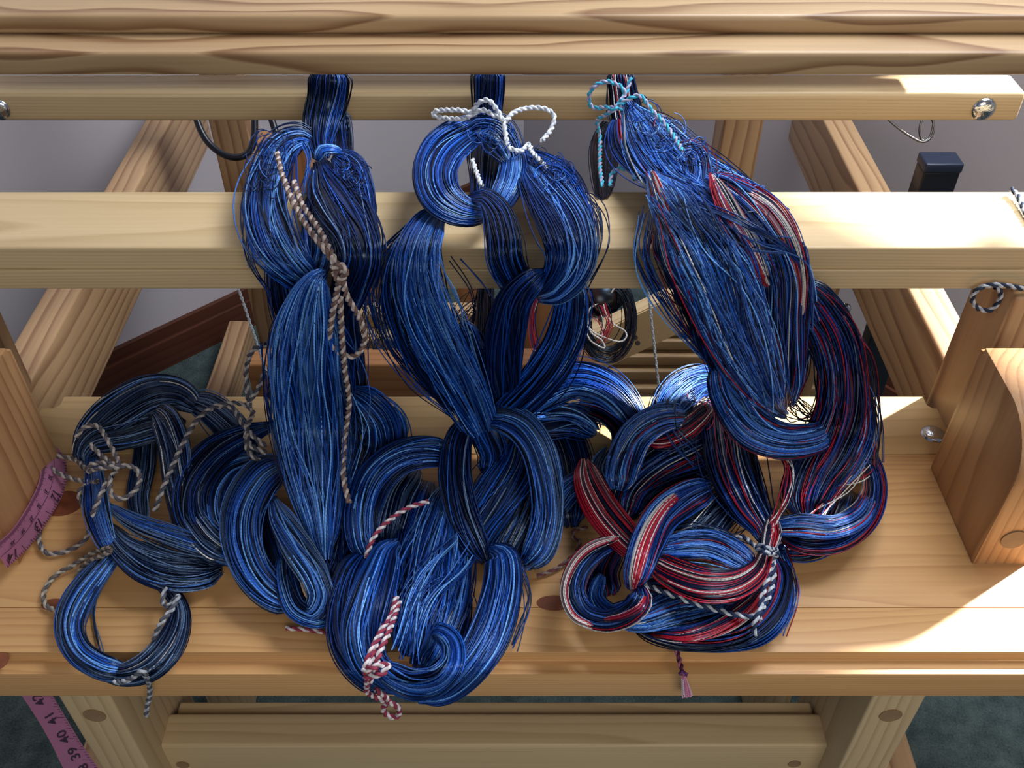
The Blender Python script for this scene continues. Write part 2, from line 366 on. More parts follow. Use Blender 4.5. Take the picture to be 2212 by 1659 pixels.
# right wall with a window opening beyond the right edge of the picture
WM0, WM1, WZ0, WZ1 = 1.13, 1.95, .84, 1.365
bm = bmesh.new()
def wseg(m0, m1, z0, z1):
    r = bmesh.ops.create_cube(bm, size=1)
    for v in r['verts']: v.co = Vector((m0+(v.co.x+.5)*(m1-m0), (v.co.y+.5)*.02, z0+(v.co.z+.5)*(z1-z0)))
wseg(-.1, WM0, 0, 2.5); wseg(WM1, 3.4, 0, 2.5); wseg(WM0, WM1, 0, WZ0); wseg(WM0, WM1, WZ1, 2.5); wseg(1.385, WM1, 1.262, WZ1)  # last slab is added, lowering the opening to shade the bench front
wr = link('wall_right', finish(bm, 'wall_right', False), None, (KX, KY, 0), M_wall); wr.rotation_euler = (0, 0, math.atan2(RD.y, RD.x)); wr['kind'] = 'structure'
bm = bmesh.new()
for (m0, m1, z0, z1) in ((WM0, WM0+.03, WZ0, WZ1), (WM1-.03, WM1, WZ0, WZ1), (WM0, WM1, WZ0, WZ0+.02), (WM0, WM1, WZ1-.02, WZ1)):
    r = bmesh.ops.create_cube(bm, size=1)
    for v in r['verts']: v.co = Vector((m0+(v.co.x+.5)*(m1-m0), .0+(v.co.y+.5)*.03, z0+(v.co.z+.5)*(z1-z0)))
wf = link('window_1', finish(bm, 'window_1', False), None, (KX, KY, 0), simple('window_white', (.7, .7, .68), .5)); wf.rotation_euler = wr.rotation_euler; wf['kind'] = 'structure'
for nm, a, b in (('baseboard_left', lp, (KX, KY)), ('baseboard_right', (KX, KY), rp(3))):
    o = quadbox(nm, (a, b), 0, .062, .017, W_base, off=-.017)
    p2 = quadbox('cap_moulding', (a, b), .062, .088, .010, W_base, off=-.010); del p2['kind']
    p2.parent = o; p2.matrix_parent_inverse = worldmat(o).inverted()
# ------------------------------------------------------------------ loom
loom = empty('floor_loom', (-.02, .95, 0), 'pale pine floor loom frame standing on the carpet behind the bench', 'loom')
bb = board('breast_beam', (-.72, .72), (YB0, YB1), (ZB-.040, ZB), W_pale, loom, bev=.0035)
o = board('beam_lip', (-.72, .72), (YB0-.003, YB0+.010), (ZB-.043, ZB-.022), W_pale, bb, bev=.0015)
cb_ = board('cross_beam', (-.585, .536), (.95, .995), (.7795, .8125), W_pale, loom, bev=.006)
ur = board('shade_rail', (-.56, .47), (.957, 1.02), (.866, .90), W_pale, loom, bev=.004)  # unseen rail added to shade the top of the cross beam
for px in (-4, 2125):
    p = atY(px, 236, .9495); disc('bolt', p, (0, -1, .0), .0125, .005, M_steel, cb_, dome=1)
for s, x0, x1 in ((-1, -.558, -.516), (1, .474, .518)):
    r = board('side_rail', (x0, x1), (.66, 1.52), (.452, .570), W_rail, loom, grain='y', bev=.004)
    fp = board('front_post', (x0-.02, x1+.03) if s > 0 else (x0-.03, x1+.0), (.700, .775), (0, ZB-.043), W_rail, loom, grain='z', bev=.004)
    board('side_foot', (x0, x1), (.30, 1.5), (0, .07), W_rail, loom, grain='y', bev=.004)
    yy = .80
    disc('peg_hole', ((x1 if s < 0 else x0)-.0004*(-s), yy, .475), (-s, 0, 0), .006, .001, M_dark, r)
for x0, x1 in ((-.424, -.371), (.297, .352)):
    board('rear_post', (x0, x1), (1.25, 1.31), (0, 1.0), W_rail, loom, grain='z', bev=.003)
gp = board('guide_post', (.435, .462), (1.10, 1.15), (0, .53), W_rail, loom, grain='z', bev=.003)
disc('bolt', atY(1823, 667, 1.097), (0, -1, 0), .010, .006, M_steel, gp, dome=1)
# lower cross parts seen between the beam and the bench
def plank(name, p0, p1, w_, th, mat, parent, bev=.002):
    p0 = Vector(p0); p1 = Vector(p1); d = (p1-p0); L_ = d.length; q = d.to_track_quat('X', 'Z')
    bm = bmesh.new(); bmesh.ops.create_cube(bm, size=1)
    for v in bm.verts: v.co = Vector((v.co.x*L_, v.co.y*w_, v.co.z*th))
    bmesh.ops.bevel(bm, geom=bm.edges[:], offset=bev, segments=2, affect='EDGES')
    o = link(name, finish(bm, name), parent, (p0+p1)/2, mat); o.rotation_euler = q.to_euler(); return o
db = plank('diagonal_brace', at(1040, 870, 1.42), at(1600, 600, 1.42), .025, .075, W_pale, loom)
for px, py in ((1372, 729), (1377, 741), (1364, 716), (1298, 690), (1246, 772), (1152, 770)):
    disc('peg_hole', at(px, py, 1.40), (0, -.8, .6), .0035, .004, M_dark, db)
for i, py in enumerate((705, 735, 768, 800, 836)):
    p = at(1106, py, 1.55+.012*i)
    board('treadle_bar', (.10, .50), (p.y-.012, p.y+.012), (p.z-.011, p.z+.008), W_lamm, loom, bev=.003)
for px0, px1, py0, py1, t in ((760, 830, 600, 870, 1.5), (985, 1060, 600, 760, 1.5), (1100, 1200, 640, 720, 1.52)):
    a = at(px0, py0, t); b = at(px1, py1, t)
    board('lamm', (a.x, b.x), (a.y, a.y+.03), (b.z-.15, a.z), W_orange, loom, grain='z', bev=.003)
for py in (690, 745):
    a = at(600, py, 1.46); b = at(1090, py, 1.46)
    board('lamm_bar', (a.x, b.x), (a.y, a.y+.03), (a.z-.016, a.z+.010), W_lamm, loom, bev=.003)
a = at(540, 830, 1.3); board('rear_beam', (a.x, .12), (a.y, a.y+.035), (a.z-.045, a.z+.035), W_orange, loom, bev=.004)
a = at(552, 700, 1.3); board('low_crossbar', (-.35, -.28), (1.20, 1.235), (0, .62), W_orange, loom, grain='z', bev=.004)
# treadle strings
for px0, py0, px1, py1 in ((1396, 590, 1427, 870), (506, 596, 580, 815)):
    st = Strands(); a = np.array(at(px0, py0, 1.18)); b = np.array(at(px1, py1, 1.25)); k = np.linspace(0, 1, 30)[:, None]; P = a+(b-a)*k
    for q in range(2):
        an = k*60+q*math.pi; st.tubes((P+np.hstack([np.cos(an), np.sin(an)*.7, an*0])*.0011)[None], .0013, np.array([(.42, .47, .55)]), sides=6)
    o = st.build('tie_cord', loom, M_cord); o['label'] = 'pale grey tie cord'
# beater
bt = empty('beater', (-.02, .68, .974), 'thick figured pine beater beam stepped in two, across the top of the picture', 'beam')
o = board('ledge_board', (-.85, .85), (.640, .730), (.974, .9905), W_beater, bt, bev=.0035)
o = board('upper_board', (-.85, .85), (.6704, .728), (.9905, 1.0038), W_beater, bt, bev=.004)
# ------------------------------------------------------------------ bench
bench = empty('weaving_bench', (-.02, .6, 0), 'honey pine weaving bench with raised end blocks, piled with blue yarn', 'bench')
def roundcorn(bm):
    es = [e for e in bm.edges if abs(e.verts[0].co.x-e.verts[1].co.x) < 1e-6 and abs(e.verts[0].co.y-e.verts[1].co.y) < 1e-6 and e.verts[0].co.y > 0]
    bmesh.ops.bevel(bm, geom=es, offset=.018, segments=5, affect='EDGES')
def roundfront(bm):
    es = [e for e in bm.edges if abs(e.verts[0].co.z-e.verts[1].co.z) < 1e-6 and e.verts[0].co.y < 0 and e.verts[1].co.y < 0 and e.verts[0].co.z > 0]
    bmesh.ops.bevel(bm, geom=es, offset=.013, segments=6, affect='EDGES')
rb = board('seat_board', (-.503, .463), (.683, BY1), (BZ-.036, BZ+.0005), W_bench2, bench, bev=.0012, seg=2, edit=roundcorn)
mb = board('seat_board', (-.60, .56), (.498, .6825), (BZ-.036, BZ), W_bench, bench, bev=.0008, seg=2)
fb = board('seat_board', (-.60, .56), (BY0, .4975), (BZ-.048, BZ), W_bench, bench, bev=.0006, seg=2, edit=roundfront)
disc('bolt', atZ(2016, 938, BZ+.0003), (0, 0, 1), .0125, .004, M_steel, rb, dome=1)
for px, py, r_, sx, par in ((136, 1088, .016, 1.25, mb), (1198, 1303, .008, 2.0, mb), (-2, 1428, .008, 1, fb), (116, 1306, .006, 1.8, mb), (250, 1165, .010, 1.3, mb)):
    disc('knot', atZ(px, py, BZ-.0003), (0, 0, 1), r_, .0006, M_knot, par, sx=sx)
def blockshape(bm):
    for v in bm.verts: pass
    es = [e for e in bm.edges if abs(e.verts[0].co.y-e.verts[1].co.y) < 1e-6 and abs(e.verts[0].co.z-e.verts[1].co.z) < 1e-6 and e.verts[0].co.y < 0 and e.verts[0].co.z > 0]
    bmesh.ops.bevel(bm, geom=es, offset=.055, segments=12, affect='EDGES', profile=.5)
    es = [e for e in bm.edges if abs(e.verts[0].co.y-e.verts[1].co.y) < 1e-6 and abs(e.verts[0].co.z-e.verts[1].co.z) < 1e-6 and e.verts[0].co.y > .05 and e.verts[0].co.z > .05]
    bmesh.ops.bevel(bm, geom=es, offset=.006, segments=3, affect='EDGES')
for x0, x1 in ((-.505, -.449), (.420, .470)):
    b_ = board('end_block', (x0, x1), (.544, .665), (BZ, .712), W_block, bench, grain='z', bev=.002, seg=2, edit=blockshape)
    xc = (x0+x1)/2
    disc('dowel_hole', (xc, .5437, BZ+.037), (0, -1, 0), .0115, .001, M_hole, b_)
for x0, x1 in ((-.412, -.365), (.328, .376)):
    l = board('leg', (x0, x1), (.460, .580), (.0, BZ-.040), W_leg, bench, grain='z', bev=.003)
    xc = x0+.024
    disc('dowel_plug', (xc, .4598, .433), (0, -1, 0), .0105, .0008, M_hole, l)
    board('rear_leg', (x0, x1), (.68, .74), (0, BZ-.037), W_leg, bench, grain='z', bev=.003)
st_ = board('stretcher', (-.375, .335), (.493, .530), (.20, .310), W_pale, bench, bev=.004)
for px, py in ((395, 1652), (1716, 1650)): disc('dowel_plug', atY(px, py, .4928), (0, -1, 0), .007, .0006, M_hole, st_)
board('stretcher', (-.362, .325), (.533, .549), (.18, .300), W_pale, bench, bev=.003)
for x in (-.33, .27): board('foot_slat', (x, x+.020), (.62, .95), (.20, .24), W_pale, bench, grain='y', bev=.003)
# ------------------------------------------------------------------ warp chains
CHAINS = {}
def chain(name, label, loc): return empty(name, loc, label, 'yarn', 'warp chains draped over the loom')
def parts(root, items):
    for nm, pal, n, mode, tw, mess, flat, stray, pts in items:
        st = Strands(); bundle(st, pts, pal, n, mode, tw, mess, flat, stray, veil=(0 if pal == 'R' else .34 if pal == 'P' else .16 if nm == 'loose_hank' else .08), vpal={'D': 'D2', 'A': 'V', 'L': 'V', 'G': 'G2', 'H': 'V', 'C': 'C', 'P': 'P', 'K': 'K2'}.get(pal)); o = st.build(nm, root, M_thread); o['kind'] = 'stuff'
A = chain('warp_chain', 'left blue warp chain knotted on the beam, ending in loops on the bench left', (-.2, .7, .56))
LOOP, HANK, TAIL = 'chain_loop', 'loose_hank', 'warp_tail'
parts(A, [
 (TAIL, 'D', 110, 'h', .15, .08, .5, 3, [(712, 150, 46, 0), (708, 205, 42, 0), (694, 265, 38, 1), (690, 310, 28, 2), (700, 345, 22, 2.5)]),
 (TAIL, 'D', 50, 'h', .1, .08, .4, 1, [(735, 240, 18, -1), (737, 290, 22, -1), (742, 345, 20, -.5)]),
 (LOOP, 'L', 40, 'h', .3, .05, .8, 0, [(684, 345, 9, 5), (694, 322, 10, 6), (720, 320, 8, 6), (738, 328, 5, 5)]),
 (LOOP, 'A', 110, 'h', .25, .16, .5, 12, [(690, 325, 14, 1), (655, 300, 24, 3), (612, 320, 36, 4), (585, 390, 48, 4), (580, 460, 52, 4), (600, 530, 50, 4), (640, 585, 40, 4), (690, 625, 30, 3)]),
 (LOOP, 'D', 120, 'h', .30, .14, .5, 8, [(690, 345, 24, 3), (705, 385, 45, 4), (735, 440, 55, 5), (765, 500, 50, 5), (775, 560, 46, 5), (758, 620, 40, 3), (738, 680, 36, 2), (745, 760, 40, .5), (755, 840, 36, .5), (758, 885, 25, .5)]),
 (LOOP, 'A', 60, 'h', .1, .2, .4, 6, [(720, 335, 20, 4.5), (755, 360, 30, 5), (778, 410, 26, 5), (795, 480, 20, 5)]),
 (HANK, 'L', 70, 'h', .05, .10, .4, 3, [(712, 405, 22, 1.5), (694, 450, 36, 1.5), (690, 510, 38, 1.5), (680, 570, 34, 1.5), (650, 620, 30, 1.5)]),
 (HANK, 'D', 60, 'h', .1, .12, .4, 3, [(620, 560, 40, 1), (615, 620, 36, 1), (630, 680, 40, .5), (660, 740, 40, .5)]),
 (HANK, 'L', 130, 'h', .05, .10, .5, 10, [(705, 588, 14, 6), (688, 600, 32, 7), (672, 640, 46, 7), (660, 710, 68, 7), (655, 800, 78, 7), (664, 900, 82, 6), (676, 1000, 74, 6), (686, 1080, 55, 5), (694, 1150, 36, 4), (700, 1210, 26, 3)]),
 (HANK, 'A', 70, 'h', .1, .3, .5, 20, [(690, 640, 40, 5), (680, 740, 70, 5), (690, 850, 70, 5), (700, 960, 62, 5), (705, 1060, 52, 4), (705, 1130, 40, 3)]),
 (HANK, 'D', 90, 'h', .1, .15, .5, 4, [(740, 960, 40, 1), (735, 1050, 50, 1), (735, 1140, 55, .5), (730, 1230, 50, .3)]),
 # crescent and twisted loop below the hank
 (LOOP, 'H', 130, 'b', .12, .05, .6, 4, [(620, 1000, 34, 2), (568, 1030, 42, 4), (530, 1090, 46, 4), (522, 1160, 46, 4), (545, 1230, 44, 3), (590, 1280, 40, 2), (645, 1300, 36, 1)]),
 (LOOP, 'D', 90, 'b', .2, .06, .6, 4, [(560, 1070, 40, 1), (580, 1150, 50, 1), (600, 1230, 50, 1), (620, 1290, 30, .5)]),
 (LOOP, 'H', 110, 'b', .5, .05, .7, 2, [(588, 1075, 18, 5), (605, 1120, 28, 6), (640, 1180, 34, 6), (676, 1240, 34, 5), (690, 1290, 30, 4), (668, 1325, 26, 3), (638, 1300, 24, 2), (622, 1245, 22, 2), (625, 1190, 20, 1)]),
 (LOOP, 'A', 70, 'b', .3, .05, .7, 2, [(612, 1200, 20, 3), (618, 1260, 24, 3), (640, 1315, 24, 3), (690, 1335, 22, 3), (720, 1320, 20, 2)]),
 # piece behind between left and centre
 (LOOP, 'A', 100, 'h', .3, .07, .6, 6, [(755, 845, 26, 2), (795, 875, 40, 3), (825, 920, 48, 3), (825, 975, 44, 2), (795, 1030, 36, 2), (770, 1090, 36, 1)]),
 (LOOP, 'L', 60, 'b', .3, .15, .6, 10, [(760, 990, 22, 1), (755, 930, 24, 2), (790, 895, 24, 3), (845, 900, 24, 3), (870, 950, 20, 1)]),
 (LOOP, 'D', 90, 'b', .2, .1, .5, 6, [(900, 1060, 40, .5), (830, 1110, 50, .5), (760, 1180, 50, .5), (720, 1260, 45, .5)]),
 # pile at the left end of the bench
 (LOOP, 'G', 120, 'b', .2, .05, .6, 4, [(432, 885, 24, 3), (385, 850, 34, 4), (325, 850, 42, 4), (258, 885, 44, 4), (205, 925, 38, 3), (182, 965, 26, 2), (200, 1010, 16, 1)]),
 (LOOP, 'G', 90, 'b', .15, .05, .6, 3, [(400, 925, 30, 2), (340, 918, 36, 4), (270, 935, 38, 4), (205, 950, 34, 4), (178, 985, 22, 3), (190, 1015, 14, 3)]),
 (LOOP, 'G', 110, 'b', .25, .05, .6, 3, [(325, 880, 22, 5), (352, 900, 32, 6), (375, 960, 36, 5), (385, 1030, 34, 4), (405, 1100, 36, 3), (445, 1160, 38, 3), (500, 1200, 36, 2)]),
 (LOOP, 'G', 80, 'b', .2, .06, .5, 3, [(400, 865, 20, 3), (450, 880, 34, 3), (495, 920, 36, 2), (525, 970, 34, 1), (545, 1020, 26, .5)]),
 (LOOP, 'D', 110, 'b', .15, .05, .6, 3, [(612, 915, 12, 5), (575, 925, 14, 5), (520, 948, 30, 4), (460, 985, 38, 4), (415, 1045, 42, 4), (412, 1110, 42, 3), (450, 1170, 40, 2), (510, 1210, 34, 1)]),
 (LOOP, 'H', 90, 'b', .2, .07, .5, 4, [(545, 990, 26, 2), (490, 1010, 30, 3), (455, 1060, 34, 3), (455, 1120, 34, 3), (490, 1175, 32, 2), (530, 1200, 26, 1)]),
 (LOOP, 'G', 60, 'b', .2, .08, .5, 4, [(560, 1000, 20, .5), (530, 1050, 34, .5), (515, 1110, 36, .5), (530, 1180, 34, .5)]),
 (HANK, 'G', 70, 'b', .2, .06, .5, 2, [(318, 930, 24, 1), (312, 1000, 26, 1), (298, 1070, 24, 1), (305, 1130, 18, 1)]),
 (HANK, 'H', 80, 'b', .35, .06, .6, 2, [(200, 975, 12, 3), (206, 1040, 22, 4), (212, 1110, 28, 4), (232, 1170, 22, 4), (252, 1195, 18, 3.5)]),
 (HANK, 'G', 120, 'b', .1, .08, .45, 8, [(225, 1130, 16, 3), (258, 1180, 28, 4), (310, 1215, 42, 3), (375, 1235, 45, 2), (440, 1235, 38, 1), (480, 1225, 26, .5)]),
 (HANK, 'H', 26, 'b', .1, .3, .4, 10, [(230, 1090, 10, 5), (290, 1130, 16, 5), (380, 1165, 20, 4.5), (480, 1200, 18, 3), (540, 1225, 12, 2)]),
 (LOOP, 'H', 90, 'b', .12, .09, .5, 6, [(262, 1180, 14, 3), (222, 1225, 24, 3), (172, 1290, 34, 2), (150, 1350, 34, 1.2), (168, 1405, 32, 1), (220, 1440, 30, 1), (275, 1450, 26, 1)]),
 (LOOP, 'G', 100, 'b', .3, .05, .5, 3, [(205, 1440, 18, .5), (262, 1458, 24, 1), (322, 1440, 32, 1.2), (368, 1390, 32, 1.2), (388, 1330, 22, 1), (372, 1285, 16, 1), (330, 1250, 16, 1)]),
])
B = chain('warp_chain', 'centre blue warp chain, crocheted loops over the beam, tied with a white bow', (0, .7, .56))
parts(B, [
 (TAIL, 'D', 100, 'h', .1, .06, .5, 2, [(1057, 150, 38, 0), (1056, 200, 36, 0), (1054, 240, 32, .5), (1052, 275, 32, 1)]),
 (HANK, 'D', 70, 'h', .1, .1, .5, 2, [(1055, 270, 40, 1), (1055, 330, 46, 1), (1050, 390, 36, 1), (1040, 450, 26, 2)]),
 (LOOP, 'A', 150, 'h', .10, .05, .6, 5, [(1065, 265, 22, 4), (1015, 282, 34, 6), (962, 318, 46, 7), (938, 370, 48, 8), (950, 420, 46, 8), (990, 452, 36, 7), (1035, 462, 24, 6), (1060, 455, 14, 4)]),
 (LOOP, 'A', 70, 'h', .4, .22, .6, 14, [(1000, 300, 16, 6), (1030, 275, 26, 7), (1070, 285, 30, 7), (1095, 320, 28, 6), (1110, 355, 20, 5)]),
 (HANK, 'L', 70, 'h', .1, .10, .5, 5, [(1100, 300, 18, 4), (1112, 345, 30, 5), (1105, 390, 30, 5), (1085, 430, 26, 4), (1070, 460, 16, 3)]),
 (LOOP, 'D', 120, 'h', .45, .04, .7, 2, [(1012, 432, 14, 7), (1042, 424, 20, 9), (1072, 455, 30, 9), (1086, 510, 36, 9), (1092, 565, 38, 8), (1115, 610, 34, 7), (1145, 640, 26, 6)]),
 (LOOP, 'A', 130, 'h', .10, .10, .55, 12, [(1130, 330, 16, 4), (1150, 370, 34, 5), (1185, 420, 50, 6), (1220, 480, 58, 7), (1235, 540, 56, 7), (1222, 590, 48, 7), (1192, 626, 36, 7), (1160, 642, 26, 6)]),
 (LOOP, 'A', 60, 'h', .2, .35, .5, 26, [(1130, 330, 14, 5), (1175, 365, 26, 6), (1215, 390, 26, 6), (1245, 440, 22, 6), (1270, 510, 14, 5)]),
 (LOOP, 'D', 110, 'h', .5, .05, .7, 2, [(1180, 585, 16, 8), (1150, 606, 28, 9), (1112, 650, 38, 8), (1095, 710, 42, 7), (1085, 780, 42, 5), (1085, 860, 38, 4)]),
 (HANK, 'D', 120, 'h', .2, .05, .6, 2, [(1235, 600, 30, 3), (1232, 670, 38, 3), (1215, 740, 42, 3), (1175, 810, 44, 4), (1125, 865, 38, 4), (1070, 915, 32, 4)]),
 (HANK, 'L', 110, 'h', .04, .14, .5, 12, [(965, 448, 22, 5), (930, 480, 36, 6), (905, 540, 48, 6), (905, 620, 60, 6), (930, 700, 66, 6), (965, 775, 62, 6), (1005, 850, 52, 6), (1035, 915, 42, 6), (1055, 970, 32, 5)]),
 (HANK, 'D', 80, 'h', .05, .18, .5, 12, [(895, 500, 26, 3), (868, 570, 36, 3), (862, 650, 42, 3), (885, 730, 42, 3), (940, 810, 38, 3), (1000, 880, 34, 3)]),
 (HANK, 'D', 60, 'h', .05, .1, .5, 4, [(985, 700, 40, 3), (1020, 780, 44, 3), (1050, 850, 44, 3), (1070, 920, 38, 3)]),
 (LOOP, 'D', 90, 'h', .3, .05, .6, 2, [(1040, 880, 34, 4), (1060, 930, 44, 5), (1075, 985, 40, 5), (1060, 1030, 34, 4)]),
 (LOOP, 'H', 110, 'b', .12, .05, .65, 4, [(1030, 915, 18, 8), (1075, 900, 28, 10), (1125, 918, 34, 10), (1162, 970, 34, 9), (1182, 1050, 34, 7), (1184, 1120, 34, 5), (1165, 1185, 34, 4), (1130, 1225, 30, 3)]),
 (LOOP, 'D', 110, 'b', .3, .04, .65, 2, [(1010, 905, 20, 7), (988, 960, 30, 7), (985, 1030, 34, 6), (1000, 1105, 34, 5), (1025, 1170, 30, 4), (1050, 1215, 20, 3)]),
 (HANK, 'D', 130, 'b', .10, .05, .5, 3, [(1130, 930, 34, 6), (1115, 1000, 50, 5), (1075, 1070, 56, 4), (1030, 1140, 50, 3), (1000, 1210, 40, 2)]),
 (HANK, 'G', 80, 'b', .10, .05, .5, 3, [(1150, 960, 24, 5), (1150, 1040, 32, 4), (1125, 1120, 36, 3), (1090, 1190, 34, 2), (1070, 1250, 30, 1)]),
 (LOOP, 'A', 120, 'b', .2, .05, .6, 3, [(985, 985, 26, 5), (925, 975, 34, 6), (860, 990, 36, 6), (808, 1035, 38, 5), (784, 1100, 36, 5), (785, 1165, 34, 4), (805, 1215, 26, 3)]),
 (HANK, 'G', 80, 'b', .2, .08, .5, 4, [(900, 1010, 26, 3), (860, 1060, 34, 3), (840, 1120, 34, 3), (830, 1180, 26, 2)]),
 (LOOP, 'L', 140, 'b', .10, .05, .6, 3, [(862, 1170, 14, 6), (840, 1185, 28, 7), (822, 1235, 40, 8), (800, 1300, 48, 8), (785, 1365, 50, 7), (795, 1425, 44, 6), (830, 1462, 36, 6), (872, 1488, 30, 5)]),
 (LOOP, 'D', 120, 'b', .15, .06, .6, 3, [(790, 1195, 30, 4), (760, 1250, 40, 4), (745, 1320, 42, 4), (752, 1385, 42, 4), (785, 1440, 38, 4), (835, 1485, 30, 4)]),
 (HANK, 'L', 90, 'b', .08, .22, .5, 16, [(980, 1040, 20, 3), (958, 1110, 34, 4), (935, 1190, 50, 5), (915, 1270, 54, 6), (900, 1350, 46, 6), (890, 1420, 34, 5)]),
 (HANK, 'A', 90, 'b', .08, .14, .5, 8, [(985, 1130, 28, 3), (985, 1220, 38, 3), (965, 1300, 46, 4), (935, 1380, 42, 4), (910, 1440, 34, 4)]),
 (HANK, 'D', 110, 'b', .08, .08, .5, 4, [(930, 1040, 50, 1), (900, 1140, 70, 1), (880, 1240, 70, 1.5), (880, 1340, 60, 2)]),
 (LOOP, 'A', 130, 'b', .15, .04, .7, 1, [(812, 1430, 14, 7), (840, 1455, 28, 8), (890, 1478, 34, 9), (945, 1470, 32, 10), (978, 1430, 26, 10), (975, 1385, 24, 9), (945, 1362, 20, 8), (920, 1375, 14, 6)]),
 (LOOP, 'A', 150, 'b', .22, .05, .65, 4, [(1055, 1185, 18, 5), (1082, 1195, 34, 6), (1088, 1250, 42, 6), (1075, 1320, 46, 6), (1050, 1385, 46, 6), (1010, 1445, 40, 6), (960, 1490, 32, 5), (900, 1508, 22, 5)]),
 (HANK, 'D', 90, 'b', .1, .12, .5, 5, [(985, 1240, 30, 1), (975, 1320, 46, 1.5), (950, 1400, 46, 2), (900, 1450, 36, 2)]),
 # loop at the back right of the chain
 (LOOP, 'A', 140, 'b', .15, .06, .6, 4, [(1120, 895, 26, 2), (1175, 850, 36, 4), (1240, 822, 40, 6), (1305, 838, 38, 6), (1352, 880, 32, 5), (1378, 930, 22, 3), (1370, 965, 20, 1)]),
 (LOOP, 'K', 80, 'b', .15, .06, .5, 2, [(1250, 870, 22, 2), (1310, 890, 26, 3), (1345, 930, 26, 2), (1340, 985, 26, 1), (1300, 1030, 30, .5)]),
 (HANK, 'A', 50, 'b', .1, .30, .5, 16, [(1110, 920, 30, 3), (1170, 905, 34, 3), (1240, 905, 30, 3), (1290, 935, 20, 2)]),
 (HANK, 'D', 80, 'b', .1, .10, .5, 6, [(1170, 900, 30, .5), (1215, 950, 40, .5), (1235, 1030, 42, .5), (1230, 1100, 38, .5), (1235, 1140, 22, .3)]),
 (LOOP, 'A', 70, 'b', .2, .12, .5, 8, [(1395, 930, 14, 2), (1340, 985, 18, 2), (1280, 1025, 22, 2), (1225, 1060, 26, 2), (1190, 1110, 26, 1)]),
])
D_ = chain('warp_chain', 'right warp chain of blue, red and white threads, tied with a turquoise bow', (.25, .7, .56))
